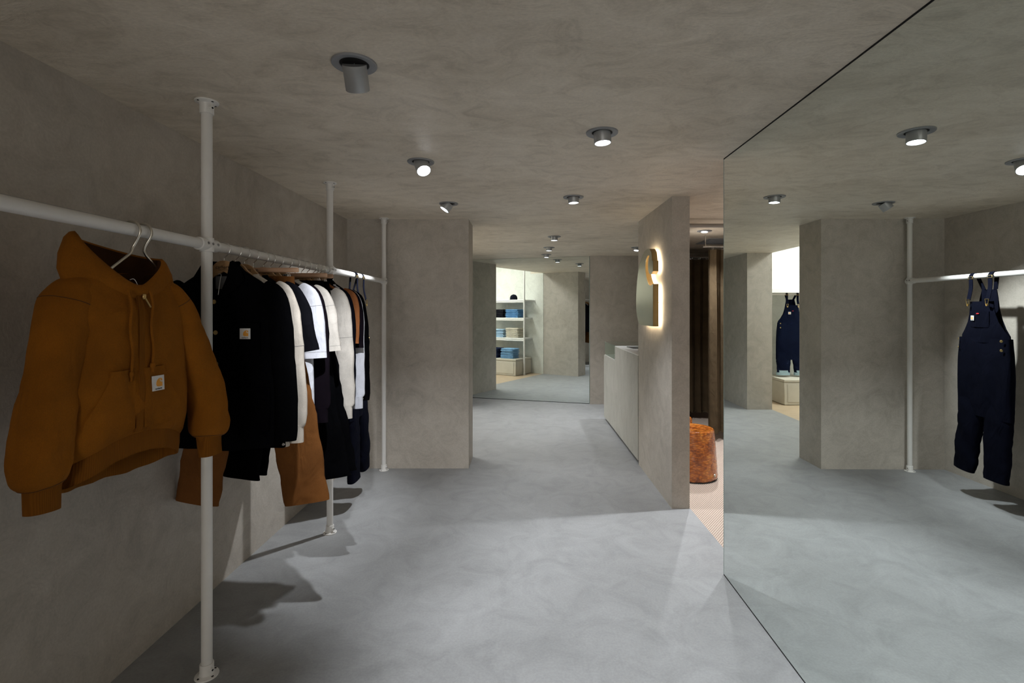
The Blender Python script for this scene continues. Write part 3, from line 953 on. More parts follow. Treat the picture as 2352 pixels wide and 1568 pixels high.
j2 = top_garment('shirt_jacket', 'black shirt jacket with snap cuffs, last on the middle rail', 'jacket', 3.302, 'black_canvas', 'long', 15.4, 0.80, 0.018, 0.262, 0.028, collar='shirt', sl_len=0.80)
for s in (-1, 1):
    for dx in (0.0, 0.022):
        link_mesh('snap', BTN_S, j2, (s * (0.256 + dx), -0.036, -0.785), (PI / 2, 0, 0))

# ------------------------------------------------------------------ brown hooded jacket on the near rail
HOOD_ROT = math.radians(79)
HX, HY, HZ = -1.335, 1.670, 1.655
ZX = -0.028   # the zip hangs off centre
hj = thing('hooded_jacket', 'brown canvas zip hooded jacket hanging alone on the near rail', 'jacket', (HX, HY, HZ), HOOD_ROT)
hprof = [(0.0, 0.12), (-0.02, 0.165), (-0.05, 0.192), (-0.10, 0.205), (-0.20, 0.210), (-0.38, 0.216), (-0.52, 0.216), (-0.570, 0.200), (-0.585, 0.190)]
htp = [(0.0, 0.065), (-0.06, 0.075), (-0.15, 0.092), (-0.35, 0.100), (-0.5, 0.108), (-0.565, 0.104), (-0.585, 0.092)]

def hood_fold(x, s, z):
    n1 = noise.noise(Vector((x * 6, z * 3.2, 0.3 + s)))
    n2 = noise.noise(Vector((x * 14, z * 9, 2.3 + s)))
    g = max(0, min(1, (-z - 0.05) / 0.3))
    crease = -0.010 * math.exp(-((x + 0.10 + 0.12 * z) / 0.02) ** 2) * g * (-1 if s < 0 else 0)
    pleat = 0.006 * math.sin(x * 62) * max(0, min(1, (-z - 0.48) / 0.10))
    return (0.006 * n1, 0.018 * n1 * g + 0.010 * n2 * g + pleat + crease)
rings = []
zs = [-0.585 * i / 34 for i in range(35)]
Pp, Tt = sorted(hprof), sorted(htp)
for i, z in enumerate(zs):
    g = i / 34
    nd = 0.075 * max(0, 1 - g / 0.22)
    def dr(xr, front, nd=nd, g=g):
        d = nd * max(0, front) * max(0, 1 - abs(xr) * 0.8)
        d += -0.058 * g * g * max(0, front) * (1 - 0.4 * xr * xr) + 0.050 * g * g * max(0, -front)
        d += 0.012 * g * xr * xr
        return d
    rings.append(ring_pts(0, 0, z, interp(Pp, z), interp(Tt, z), 72, 0.80, 0.72, dr, hood_fold))
body_last = rings[-1]
body = MB().loft(rings).build('body', 'hoodie_brown', hj, 70)
# ribbed hem band
def ofs(ring, dz, k):
    return [(x * k, y * k, z + dz) for x, y, z in ring]
hem = [ofs(body_last, 0.010, 0.975), ofs(body_last, -0.002, 1.0), ofs(body_last, -0.030, 0.995), ofs(body_last, -0.062, 0.975), ofs(body_last, -0.066, 0.968), ofs(body_last, -0.064, 0.945), ofs(body_last, -0.01, 0.945), ofs(body_last, 0.09, 0.955)]
MB().loft(hem).build('hem_band', 'rib_brown', hj, 60)
# sleeves
for s in (-1, 1):
    if s < 0:
        path = [(-0.115, 0.0, -0.048), (-0.158, -0.002, -0.080), (-0.186, -0.006, -0.150), (-0.212, -0.012, -0.30), (-0.236, -0.016, -0.43), (-0.254, -0.018, -0.555), (-0.250, -0.02, -0.628)]
    else:
        path = [(0.115, 0.0, -0.048), (0.160, -0.006, -0.080), (0.198, -0.016, -0.150), (0.246, -0.040, -0.30), (0.275, -0.056, -0.43), (0.290, -0.066, -0.555), (0.284, -0.07, -0.615)]
    smb = sleeve_mb(path, [(0, 0.034), (0.12, 0.047), (0.3, 0.060), (0.6, 0.064), (0.85, 0.066), (0.93, 0.062), (0.98, 0.050), (1, 0.042)], [(0, 0.045), (0.15, 0.062), (0.5, 0.064), (0.85, 0.064), (0.95, 0.052), (1, 0.040)], 2.2 + s, 0.011, 40, True, 8)
    sl = smb.build('sleeve', 'hoodie_brown', hj, 70)
    seam(smb, 12, 'seam_brown', sl)
    seam(smb, 47, 'seam_brown', sl)
    e = Vector(path[-1])
    cp = [e + Vector((0, 0, 0.012)), e + Vector((s * 0.001, -0.001, -0.03)), e + Vector((s * 0.003, -0.004, -0.070))]
    sleeve_mb(cp, [(0, 0.043), (0.3, 0.041), (1, 0.040)], [(0, 0.041), (0.3, 0.036), (1, 0.033)], 3, 0.0006, 36).build('cuff', 'rib_brown', hj, 60)
# hood: outer shell, rim and lining
def hood_ring(w, tf, tb, zside, zfront, zback, skew=0.0, k=1.0):
    out = []
    for i in range(56):
        a = 2 * PI * i / 56
        c, s = math.cos(a), math.sin(a)
        x = w * c
        y = (tb if s > 0 else tf) * s
        f = max(0, -s)
        bk = max(0, s)
        z = zside * (1 - f ** 1.3 - bk ** 2) + zfront * f ** 1.3 + zback * bk ** 2
        x *= (1 - 0.45 * f ** 2)
        z += -skew * c * (1 - f)
        out.append((x, y, z))
    return out
R0 = hood_ring(0.178, 0.070, 0.080, -0.038, -0.092, -0.010)
R1 = hood_ring(0.186, 0.086, 0.098, -0.012, -0.076, 0.024, 0.008)
R2 = hood_ring(0.178, 0.090, 0.114, 0.026, -0.064, 0.058, 0.016)
R3 = hood_ring(0.160, 0.080, 0.112, 0.072, -0.050, 0.084, 0.026)
R4 = hood_ring(0.148, 0.070, 0.104, 0.086, -0.044, 0.094, 0.028)
R5 = hood_ring(0.138, 0.060, 0.094, 0.078, -0.048, 0.086, 0.026)
R6 = hood_ring(0.120, 0.040, 0.075, 0.000, -0.080, 0.020, 0.012)
R7 = hood_ring(0.080, 0.020, 0.050, -0.070, -0.14, -0.060)
hd = MB().loft([R0, R1, R2, R3, R4, R5]).build('hood', 'hoodie_brown', hj, 70)
MB().loft([R5, R6, R7], True, False, True).build('hood_lining', 'hood_lining', hd, 70)
# kangaroo pocket, following the front of the body
def front_y(x, z):
    """front surface of the jacket body"""
    w = interp(Pp, z); t = interp(Tt, z)
    r = min(0.999, abs(x) / w)
    c = r ** (1 / 0.80)
    sn = math.sqrt(max(0, 1 - c * c))
    y = -t * sn ** 0.72
    return y + hood_fold(x, -1.0, z)[1]
def front_panel(outline_rows, mat, name, parent, lift=0.004):
    """rows of (x,z) points laid on the body front"""
    rings = [[(x, front_y(x, z) - lift, z + 0.056 * (z / 0.585) ** 2) for x, z in row] for row in outline_rows]
    back = [[(x, y + lift + 0.003, z) for x, y, z in row] for row in rings]
    mb = MB()
    n = len(rings[0]); m = len(rings)
    vs = [p for r in rings for p in r] + [p for r in back for p in r]
    fs = []
    for i in range(m - 1):
        for jx in range(n - 1):
            a = i * n + jx
            fs.append((a, a + 1, a + n + 1, a + n))
    o = m * n
    edge = [jx for jx in range(n)] + [i * n + n - 1 for i in range(1, m)] + [(m - 1) * n + jx for jx in range(n - 2, -1, -1)] + [i * n for i in range(m - 2, 0, -1)]
    for a, b_ in zip(edge, edge[1:] + edge[:1]):
        fs.append((a, b_, b_ + o, a + o))
    mb.add(vs, fs)
    return mb.build(name, mat, parent, 50)
for s in (-1, 1):
    rows = []
    for i in range(12):
        t_ = i / 11
        z = -0.335 - t_ * 0.225
        hw = interp([(0, 0.115), (0.18, 0.122), (0.75, 0.178), (1, 0.178)], t_) - 0.02
        rows.append([(ZX + s * (0.014 + (hw - 0.014) * kx / 11), z) for kx in range(12)])
    front_panel(rows, 'hoodie_brown', 'pocket', hj, 0.0045)
# zip
rows = [[(ZX * (0.3 + 0.7 * i / 24) + xx, -0.075 - 0.50 * i / 24) for xx in (-0.010, -0.004, 0.004, 0.010)] for i in range(25)]
front_panel(rows, 'rib_brown', 'zip_placket', hj, 0.0035)
rows = [[(ZX * (0.3 + 0.7 * i / 24) + xx, -0.075 - 0.485 * i / 24) for xx in (-0.0025, 0.0, 0.0025)] for i in range(25)]
zp = front_panel(rows, 'brass', 'zip', hj, 0.0015)
fy = front_y(0, -0.085)
MB().bbox(-0.006, 0.006, fy - 0.012, fy - 0.002, -0.092, -0.074, 0.002, 1).tube([(0.002, fy - 0.011, -0.090), (0.018, fy - 0.014, -0.118)], 0.0032, 8).build('zip_pull', 'brass', zp)
# drawstrings with knots
for s, ln in ((-1, 0.27), (1, 0.25)):
    pts = [(ZX * 0.6 + s * 0.038 + 0.004 * math.sin(i * 1.1), front_y(ZX * 0.6 + s * 0.038, -0.09 - ln * i / 9) - 0.007, -0.062 - ln * i / 9) for i in range(10)]
    ds = MB().tube(smooth_path(pts, 3), 0.0042, 8).build('drawstring', 'hoodie_brown', hj)
    e = Vector(pts[-1])
    MB().lathe([(0.0005, 0.010), (0.006, 0.008), (0.0088, 0.0), (0.006, -0.008), (0.004, -0.012), (0.0055, -0.022), (0.001, -0.024)], 12, e).build('knot', 'hoodie_brown', ds)
fy2 = front_y(ZX + 0.062, -0.385)
patch(hj, (ZX + 0.062, fy2 - 0.0085, -0.372), (math.radians(-2), 0, 0.10), 0.050)
MB().tube(smooth_path([(-0.022, -0.056, -0.028), (-0.012, -0.062, -0.026), (-0.004, -0.07, -0.05), (0.002, fy - 0.005, -0.080)], 4), 0.0011, 6).build('tag_string', 'string_white', hj)

# steel hanger with two hooks
sh = thing('double_hook_hanger', 'thick steel hanger with two hooks, carrying the brown hooded jacket', 'hanger', (HX, HY, HZ), HOOD_ROT)
hk = Matrix.Rotation(-HOOD_ROT, 3, 'Z')
def wl(x, y, z):
    """rack coordinates -> hanger coordinates"""
    return hk @ (Vector((x, y, z)) - Vector((HX, HY, HZ)))
for yy, sgn in ((1.690, -1), (1.742, 1)):
    cx, cz = XK, ZR
    hook = [(cx - 0.029, yy, cz - 0.008), (cx - 0.026, yy, cz + 0.014), (cx - 0.008, yy, cz + 0.0265), (cx + 0.014, yy, cz + 0.024), (cx + 0.028, yy, cz + 0.008), (cx + 0.029, yy, cz - 0.014),
            (cx + 0.014, yy - 0.002 * sgn, cz - 0.042), (cx + 0.004, yy, cz - 0.062), (cx + 0.004, yy + 0.008 * sgn, cz - 0.080), (cx + 0.003, yy + 0.040 * sgn, cz - 0.105), (cx + 0.0, yy + 0.13 * sgn, cz - 0.172)]
    pts = [wl(*p) for p in hook]
    MB().tube(smooth_path(pts, 6), 0.0042, 12).build('hook_arm', 'brushed_steel', sh)

# ------------------------------------------------------------------ overalls
def overalls(label, loc, rz, mat, seed, rail_r, strap_top, cuffs=False, group=None, leg_dx=(0.0, 0.0), hem_z=-1.09, scale=1.0):
    """z = 0 at the waist; faces -y"""
    t = thing('bib_overalls', label, 'overalls', loc, rz, group)
    fold = fold_fn(seed, 0.010, 24, 0.0, -0.5)
    rings = []
    for i in range(17):
        z = 0.015 - 0.62 * i / 16
        w = interp([(-0.61, 0.245), (-0.3, 0.245), (-0.12, 0.240), (0.0, 0.226), (0.02, 0.225)], z)
        rings.append(ring_pts(0, 0.01, z, w, interp([(-0.61, 0.04), (-0.3, 0.055), (0.02, 0.045)], z), 48, fold=fold))
    rings = [[(a * 0.96, (b_ - 0.01) * 0.85 + 0.01, c - 0.06) for a, b_, c in rings[0]]] + rings
    MB().loft(rings, True, True, True).build('seat', mat, t, 60)
    for s, dx in ((-1, leg_dx[0]), (1, leg_dx[1])):
        path = [(s * 0.118, 0.01, -0.48), (s * 0.124, 0.008, -0.58), (s * 0.130 + dx * 0.3, 0.0, -0.58 + (hem_z + 0.58) * 0.34), (s * 0.138 + dx * 0.7, -0.006, -0.58 + (hem_z + 0.58) * 0.68), (s * 0.142 + dx, -0.01, hem_z)]
        sleeve_mb(path, [(0, 0.118), (0.25, 0.116), (0.6, 0.106), (1, 0.098)], [(0, 0.035), (0.3, 0.045), (1, 0.036)], seed + s * 2.9, 0.010, 32, True, 7).build('leg', mat, t, 60)
        if cuffs:
            e = Vector(path[-1])
            sleeve_mb([e + Vector((0, 0, 0.045)), e + Vector((0, 0, 0.0))], [(0, 0.108), (1, 0.108)], [(0, 0.046), (1, 0.046)], seed, 0.002, 32, True, 3).build('turn_up', 'cuff_denim', t, 60)
    # bib: front and back panels, curved sheets
    def bib(rows, y0, bulge, name):
        out = []
        th = 0.005
        for sgn in (-1, 1):
            g = []
            for (z, w) in rows:
                r = []
                for k in range(13):
                    u = -1 + 2 * k / 12
                    q = noise.noise(Vector((u * 2 + seed, z * 9, seed)))
                    r.append((u * w, y0 + bulge * (u * u) * (w / 0.22) + 0.006 * q + sgn * th / 2, z))
                g.append(r)
            out.append(g)
        mb = MB()
        m = len(rows)
        for i in range(m - 1):
            pass
        loop = []
        for i in range(m):
            loop.append(out[0][i] + list(reversed(out[1][i])))
        mb.loft(loop, True, True, True)
        return mb.build(name, mat, t, 60)
    fb = bib([(-0.02, 0.222), (0.035, 0.216), (0.08, 0.178), (0.14, 0.140), (0.20, 0.120), (0.26, 0.110), (0.305, 0.106)], -0.036, 0.045, 'bib')
    bb = bib([(-0.02, 0.222), (0.035, 0.218), (0.09, 0.170), (0.16, 0.128), (0.24, 0.100), (0.34, 0.080), (0.40, 0.066)], 0.056, -0.045, 'back_panel')
    bib([(0.10, 0.082), (0.13, 0.084), (0.20, 0.084), (0.225, 0.084)], -0.0410, 0.029, 'bib_pocket')
    MB().box(-0.012, 0.012, -0.0485, -0.0455, 0.205, 0.212).build('red_tag', 'red_tag', t)
    patch(t, (0.052, -0.0450, 0.172), (0, 0, 0.2), 0.040)
    for s in (-1, 1):
        # strap: bib -> over the rail -> back panel
        xx = s * 0.088
        zt = strap_top
        front = [(xx, -0.046, 0.315), (xx, -rail_r - 0.006, zt - 0.10), (xx, -rail_r - 0.006, zt - 0.012), (xx, -rail_r * 0.72 - 0.004, zt + rail_r * 0.66), (xx, 0, zt + rail_r + 0.0035), (xx, rail_r * 0.72 + 0.004, zt + rail_r * 0.66), (xx * 0.95, rail_r + 0.006, zt - 0.012), (xx * 0.6, 0.045, 0.40)]
        rr = [[(px + sx * 0.0185, py + 0.0, pz) for sx in (-1, 1)] for px, py, pz in smooth_path(front, 5)]
        mb = MB()
        P2 = smooth_path(front, 5)
        rings = []
        for i, p in enumerate(P2):
            a = P2[max(0, i - 1)]; b_ = P2[min(len(P2) - 1, i + 1)]
            T = (b_ - a).normalized()
            nn = Vector((1, 0, 0)).cross(T).normalized() * 0.0018
            w = Vector((0.0185, 0, 0))
            rings.append([p - w - nn, p + w - nn, p + w + nn, p - w + nn])
        st = mb.loft(rings, True, True, True, False).build('strap', mat, t)
        # buckle and button
        MB().tube([(xx - 0.011, -0.052, 0.290), (xx - 0.016, -0.052, 0.322), (xx + 0.016, -0.052, 0.322), (xx + 0.011, -0.052, 0.290), (xx + 0.004, -0.052, 0.268), (xx - 0.004, -0.052, 0.268), (xx - 0.011, -0.052, 0.290)], 0.0022, 8).build('buckle', 'brass', st)
        link_mesh('button', BTN, st, (xx, -0.046, 0.278), (PI / 2, 0, 0))
        MB().tube([(xx - 0.021, -rail_r - 0.010, zt - 0.022), (xx + 0.021, -rail_r - 0.010, zt - 0.022), (xx + 0.021, -rail_r - 0.010, zt - 0.004), (xx - 0.021, -rail_r - 0.010, zt - 0.004), (xx - 0.021, -rail_r - 0.010, zt - 0.022)], 0.0020, 8).build('slider', 'brass', st)
    for zz in (0.0, -0.07):
        for s in (-1, 1):
            link_mesh('button', BTN, t, (s * 0.196, -0.037, zz), (PI / 2, 0, s * 0.7))
    return t
OV_Z = 1.29
overalls('navy canvas bib overalls hanging by their straps from the far rail', (XK + 0.0, 4.0, OV_Z), math.radians(92), 'navy_canvas', 21.0, RP, ZR - OV_Z, False, 'overalls', (0.02, 0.03), -1.08)

# ------------------------------------------------------------------ counter with glass case
ct = thing('counter', 'long plaster cash counter joined to the partition wall', 'counter', (1.14, 4.944, 0))
fp = [(1.140, 4.944), (1.146, 4.944), (1.284, 4.944), (1.232, 4.944), (1.232, 5.37), (1.66, 5.42), (1.66, 7.0), (1.14, 7.0)]
YC = 6.18
def cpts(l):
    return [(x - 1.14, y - 4.944) for x, y in l]
MB().prism(cpts([(1.140, 4.946), (1.238, 4.946), (1.238, 5.40), (1.66, 5.42), (1.66, YC), (1.14, YC)]), lambda u, v, d: (u, v, d), 0.042, 1.075).build('tall_body', 'plaster_counter', ct)
MB().prism(cpts([(1.140, YC), (1.66, YC), (1.66, 7.0), (1.14, 7.0)]), lambda u, v, d: (u, v, d), 0.042, 0.900).build('low_body', 'plaster_counter', ct)
MB().prism(cpts([(1.175, 4.946), (1.236, 4.946), (1.236, 5.40), (1.64, 5.44), (1.64, 6.97), (1.175, 6.97)]), lambda u, v, d: (u, v, d), 0.0, 0.042).build('recessed_plinth', 'black_gap', ct)
MB().prism(cpts([(1.141, 4.95), (1.237, 4.95), (1.237, 5.40), (1.658, 5.43), (1.658, YC - 0.001), (1.141, YC - 0.001)]), lambda u, v, d: (u, v, d), 1.075, 1.083).build('worktop', 'white_laminate', ct)
gc = thing('glass_case', 'clear glass display case on the low end of the counter', 'display case', (1.14, YC, 0.90), 0)
gx, gy, gz = 0.50, 7.0 - YC, 0.185
MB().box(0.012, 0.020, 0.004, gy - 0.012, 0.008, gz - 0.008).build('front_pane', 'glass', gc)
MB().box(gx - 0.008, gx, 0.004, gy - 0.012, 0.008, gz - 0.008).build('back_pane', 'glass', gc)
MB().box(0.012, gx, gy - 0.012, gy - 0.004, 0.008, gz - 0.008).build('end_pane', 'glass', gc)
MB().box(0.012, gx, 0.002, gy - 0.004, gz - 0.008, gz).build('top_pane', 'glass', gc)
MB().box(0.012, gx, 0.002, gy - 0.004, 0.0, 0.008).build('base', 'white_laminate', gc)
w = thing('display_pouch', 'small dark flat pouch inside the glass case', 'pouch', (1.30, YC + 0.20, 0.909), 0.3)
MB().bbox(-0.06, 0.06, -0.045, 0.045, 0, 0.008, 0.003).build('lower_half', 'tablet_grey', w)
MB().bbox(-0.06, 0.06, -0.045, 0.043, 0.0082, 0.017, 0.003).build('upper_half', 'neck_label', w)
w = thing('card_tray', 'white card lying in the glass case', 'card', (1.28, YC + 0.48, 0.909), 0.1)
MB().bbox(-0.07, 0.07, -0.10, 0.10, 0, 0.005, 0.002).build('card', 'white_paper', w)
MB().box(-0.045, 0.045, -0.02, 0.06, 0.0051, 0.0056).build('print', 'tablet_grey', w)
w = thing('tablet', 'flat dark tablet lying on the white counter top', 'tablet', (1.345, 5.86, 1.0832), 0.12)
MB().bbox(-0.09, 0.09, -0.125, 0.125, 0, 0.008, 0.003).build('case', 'tablet_grey', w)
MB().box(-0.078, 0.078, -0.112, 0.112, 0.0081, 0.0086).build('screen', 'black_plastic', w)
w = thing('desk_holder', 'small blue holder on the white counter top beside the partition', 'holder', (1.46, 5.48 + 0.10, 1.0832))
MB().bbox(-0.05, 0.05, -0.035, 0.035, 0, 0.03, 0.006).build('base', 'blue_print', w)
MB().lathe([(0.0005, 0.062), (0.020, 0.060), (0.028, 0.05), (0.030, 0.03)], 24).build('dome', 'blue_print', w)
MB().bbox(-0.03, 0.03, -0.036, -0.034, 0.008, 0.022, 0.0008, 1).build('label_strip', 'white_paper', w)

# ------------------------------------------------------------------ backlit sign on the partition
sg = thing('backlit_sign', 'brass coloured C shaped sign glowing from behind on the partition', 'sign', (XR - 0.004, 4.425, 1.391))
SW, SH_ = 0.61, 0.66
def dense(o, k):
    out = []
    P = [Vector((a, b_, 0)) for a, b_ in o]
    n = len(P)
    for i in range(n):
        p0, p1, p2, p3 = P[i - 1], P[i], P[(i + 1) % n], P[(i + 2) % n]
        sharp = {(1, 0), (1, .53), (1.0, .69), (1.0, .817), (.826, .905), (.91, .937), (.32, 0)}
        if o[i] in sharp or o[(i + 1) % n] in sharp:
            out.append((p1.x, p1.y))
            continue
        for q in range(k):
            t_ = q / k
            v_ = 0.5 * ((2 * p1) + (p2 - p0) * t_ + (2 * p0 - 5 * p1 + 4 * p2 - p3) * t_ * t_ + (3 * p1 - p0 - 3 * p2 + p3) * t_ ** 3)
            out.append((v_.x, v_.y))
    return out
LD = dense(LOGO_C, 4)
def sign_fn(u, v, d):
    return (d, (0.5 - u) * SW, v * SH_)
MB().prism(LD, sign_fn, -0.075, -0.072).build('face', 'sign_face', sg)
# returns: the deep sides of the letter
n = len(LD)
MB().loft([[sign_fn(u, v, -0.0722) for u, v in LD], [sign_fn(u, v, -0.028) for u, v in LD]], True, False, False, False).build('side_return', 'sign_side', sg)
# led backing, inset from the outline
def inset(o, k):
    out = []
    n = len(o)
    for i, (u, v) in enumerate(o):
        a = Vector((o[(i + 1) % n][0] - o[i - 1][0], o[(i + 1) % n][1] - o[i - 1][1], 0))
        if a.length == 0:
            out.append((u, v)); continue
        nn = Vector((-a.y, a.x, 0)).normalized()
        out.append((u + nn.x * k, v + nn.y * k))
    return out
IN = inset(LOGO_C, 0.022)
MB().prism(IN, sign_fn, -0.034, -0.031).build('led_backing', 'led_warm', sg)
for u, v in ((0.5, 0.15), (0.25, 0.5), (0.9, 0.3), (0.6, 0.95)):
    MB().tube([sign_fn(u, v, -0.030), sign_fn(u, v, 0.0)], 0.006, 10).build('standoff', 'brushed_steel', sg)

# ------------------------------------------------------------------ fitting area
def stool(label, loc, rz, full=True):
    t = thing('drum_stool', label, 'stool', loc, rz, 'glazed amber stools')
    prof = [(0.212, 0.012), (0.218, 0.03), (0.217, 0.06), (0.213, 0.12), (0.207, 0.20), (0.201, 0.28), (0.195, 0.36), (0.190, 0.42), (0.187, 0.437), (0.180, 0.446), (0.165, 0.447), (0.11, 0.441), (0.05, 0.438), (0.001, 0.437)]
    P = smooth_path([(r, 0, z) for r, z in prof], 4)
    rings = []
    for p in P:
        ring = []
        for k in range(80):
            a = 2 * PI * k / 80
            q = noise.cell(Vector((a * 6.2, p.z * 46 + math.floor(a * 6.2) * 0.5, loc[0]))) - 0.5
            q2 = noise.noise(Vector((math.cos(a) * 9, math.sin(a) * 9, p.z * 22)))
            r = p.x + (0.0022 * q + 0.0022 * q2 if p.x > 0.15 else 0)
            ring.append((r * math.cos(a), r * math.sin(a), p.z))
        rings.append(ring)
    MB().loft(rings, True, True, True).build('drum', 'amber_glaze', t, 70)
    MB().lathe([(0.208, 0.0), (0.2135, 0.003), (0.2145, 0.012), (0.21, 0.014)], 64, cap0=True).build('rubber_foot', 'rubber', t)
    a = -0.98
    MB().lathe([(0.0005, 0.012), (0.008, 0.011), (0.0125, 0.006), (0.0135, 0.0)], 18, (0.2165 * math.cos(a), 0.2165 * math.sin(a), 0.062), Matrix.Rotation(a, 4, 'Z') @ Matrix.Rotation(PI / 2, 4, 'Y')).build('knob', 'brushed_steel', t)
    return t
stool('amber glazed drum stool at the edge of the partition, the nearer one', (1.562, 4.60, 0), 0.1)
stool('amber glazed drum stool behind the nearer one, only a sliver showing', (1.520, 5.075, 0), 1.1)

def curtain(label, x0, x1, y, z0, z1, waves, seed):
    t = thing('curtain', label, 'curtain', ((x0 + x1) / 2, y, z0), 0, 'fitting room curtains')
    n = 160
    cx = (x0 + x1) / 2
    rows = []
    for i in range(15):
        v = i / 14
        r = []
        for k in range(n + 1):
            u = k / n
            a = u * waves * 2 * PI + seed + 0.7 * noise.noise(Vector((u * 4, v * 0.8, seed)))
            amp = 0.050 - 0.022 * v
            r.append((x0 + u * (x1 - x0) - cx + 0.010 * math.sin(a * 2), amp * math.sin(a) + 0.012 * noise.noise(Vector((u * 9, v * 3, seed))), v * (z1 - z0) + (0.008 * math.sin(a + 1) if i == 0 else 0)))
        rows.append(r)
    loop = [r + [(px, py + 0.004, pz) for px, py, pz in reversed(r)] for r in rows]
    MB().loft(loop, True, True, True).build('cloth', 'curtain_brown', t, 70)
    hd = [[(px, py - 0.003 * sg_, pz + dz) for px, py, pz in rows[-1]] for sg_, dz in ((1, -0.09), (1, 0.004), (-2.6, 0.004), (-2.6, -0.09))]
    MB().loft([list(p) for p in zip(*hd)], True, True, True, False).build('heading', 'curtain_brown', t, 70)
    for k in range(int((x1 - x0) / 0.11)):
        MB().tube([(x0 - cx + 0.05 + k * 0.11 + 0.014 * math.cos(q), 0.0, z1 - z0 + 0.022 + 0.018 * math.sin(q)) for q in [2 * PI * w_ / 14 for w_ in range(15)]], 0.0022, 8, False).build('ring', 'chrome', t)
    return t
curtain('brown curtain hanging nearest the mirror edge in the fitting area', 2.165, 2.93, 5.83, 0.10, 2.225, 6, 0.4)
curtain('dark brown curtain farther back behind the amber stools', 1.99, 2.66, 7.02, 0.10, 2.225, 6, 2.1)
for lab, x0, x1, y in (('chrome curtain rod of the nearer curtain', 2.10, 2.95, 5.83), ('chrome curtain rod of the farther curtain', 1.90, 2.95, 7.02)):
    t = thing('curtain_rod', lab, 'rod', ((x0 + x1) / 2, y, 2.262), 0, 'curtain rods')
    hl = (x1 - x0) / 2
    MB().tube([(-hl, 0, 0), (hl, 0, 0)], 0.010, 16).build('rod', 'chrome', t)
    MB().tube([(hl - 0.004, 0, 0), (hl, 0, 0)], 0.028, 20).build('wall_rosette', 'chrome', t)
    MB().tube([(-hl + 0.03, 0, 0), (-hl + 0.03, 0, H - 2.262)], 0.006, 12).build('ceiling_stay', 'chrome', t)
t = thing('ceiling_pipe', 'grey horizontal pipe under the fitting area ceiling', 'pipe', (2.1, 4.80, 2.335))
MB().tube([(-0.815, 0, 0), (0.85, 0, 0)], 0.019, 20).build('pipe', 'pipe_grey', t)
for xx in (-0.6, 0.55):
    MB().tube([(xx - 0.012, 0, 0), (xx + 0.012, 0, 0)], 0.024, 20).build('collar', 'pipe_grey', t)
    MB().tube([(xx, 0, 0.02), (xx, 0, H - 2.335)], 0.006, 10).build('hanger_rod', 'chrome', t)
t = thing('ceiling_vent', 'dark square air grille in the fitting area ceiling', 'vent', (2.52, 6.35, H))
MB().box(-0.22, 0.22, -0.22, 0.22, -0.004, -0.001).build('backing', 'dark_hole', t)
fr = MB()
for a in ((-0.24, 0.24, -0.24, -0.21), (-0.24, 0.24, 0.21, 0.24), (-0.24, -0.21, -0.21, 0.21), (0.21, 0.24, -0.21, 0.21)):
    fr.box(*a, -0.012, 0.0)
fr.build('frame', 'trim_grey', t)
SL = MB().box(-0.21, 0.21, -0.006, 0.006, -0.010, -0.003).mesh('slat', 'trim_grey')
for k in range(9):
    link_mesh('slat', SL, t, (0, -0.176 + k * 0.044, 0), (0.4, 0, 0))

# ------------------------------------------------------------------ bright room: shelves, folded clothes, plinths
SY = YA1
pz = thing('shelf_pole', 'slim white pole at the end of the white shelves', 'pole', (-1.708, 5.63, 0))
MB().lathe([(0.021, 0.02), (0.021, 3.19)], 24).build('pipe', 'white_metal', pz)
flange(MB(), 0.0, 1).build('floor_flange', 'white_metal', pz)
flange(MB(), 3.2, -1).build('ceiling_flange', 'white_metal', pz)
for zz in (1.745, 1.315, 0.835):
    MB().lathe([(0.0212, zz - 0.028), (0.0265, zz - 0.026), (0.0265, zz + 0.026), (0.0212, zz + 0.028)], 24).build('clamp_fitting', 'white_metal', pz)
br = thing('wall_bracket', 'short white pipe tying the shelf pole to the white wall', 'bracket', (-1.66, SY, 1.745))
MB().tube([(-0.03, 0.40, 0), (-0.03, 0.003, 0)], 0.0155, 18).build('pipe', 'white_metal', br)
MB().lathe([(0.042, 0.0), (0.042, 0.006), (0.026, 0.012), (0.025, 0.045), (0.018, 0.046)], 24, (-0.03, 0, 0), Matrix.Rotation(-PI / 2, 4, 'X')).build('wall_flange', 'white_metal', br)
SHELF_Z = [1.745, 1.315, 0.835]
SHELF_L = ['top white shelf carrying the dark cap', 'middle white shelf carrying blue and black folded jeans', 'lowest white shelf carrying cream and pale blue folded trousers']
for zz, lab in zip(SHELF_Z, SHELF_L):
    t = thing('wall_shelf', lab, 'shelf', (-2.50, SY, zz), 0, 'white shelves of the bright room')
    MB().bbox(-1.1, 0.76, 0.002, 0.42, -0.012, 0.022, 0.004, 1).build('board', 'white_shelf', t)
    MB().tube([(-1.1, 0.405, -0.035), (0.765, 0.405, -0.035)], 0.0165, 18).build('front_pipe', 'white_metal', t)
def plinth(label, x0, x1, y0, y1, h, face):
    t = thing('display_plinth', label, 'plinth', ((x0 + x1) / 2, (y0 + y1) / 2, 0), 0, 'low display plinths')
    a, b_ = (x1 - x0) / 2, (y1 - y0) / 2
    MB().bbox(-a, a, -b_, b_, 0.006, h - 0.045, 0.006, 1).build('box', 'plinth_box', t)
    MB().bbox(-a - 0.006, a + 0.006, -b_ - 0.006, b_ + 0.006, h - 0.042, h, 0.008, 2).build('lid', 'plinth_box', t)
    MB().box(-a + 0.02, a - 0.02, -b_ + 0.02, b_ - 0.02, 0.0, 0.006).build('foot', 'black_gap', t)
    yy = b_ if face > 0 else -b_
    MB().bbox(-a + 0.05, a - 0.05, min(yy, yy + face * 0.008), max(yy, yy + face * 0.008), 0.05, h - 0.075, 0.003, 1).build('front_panel', 'plinth_box', t)
    return t
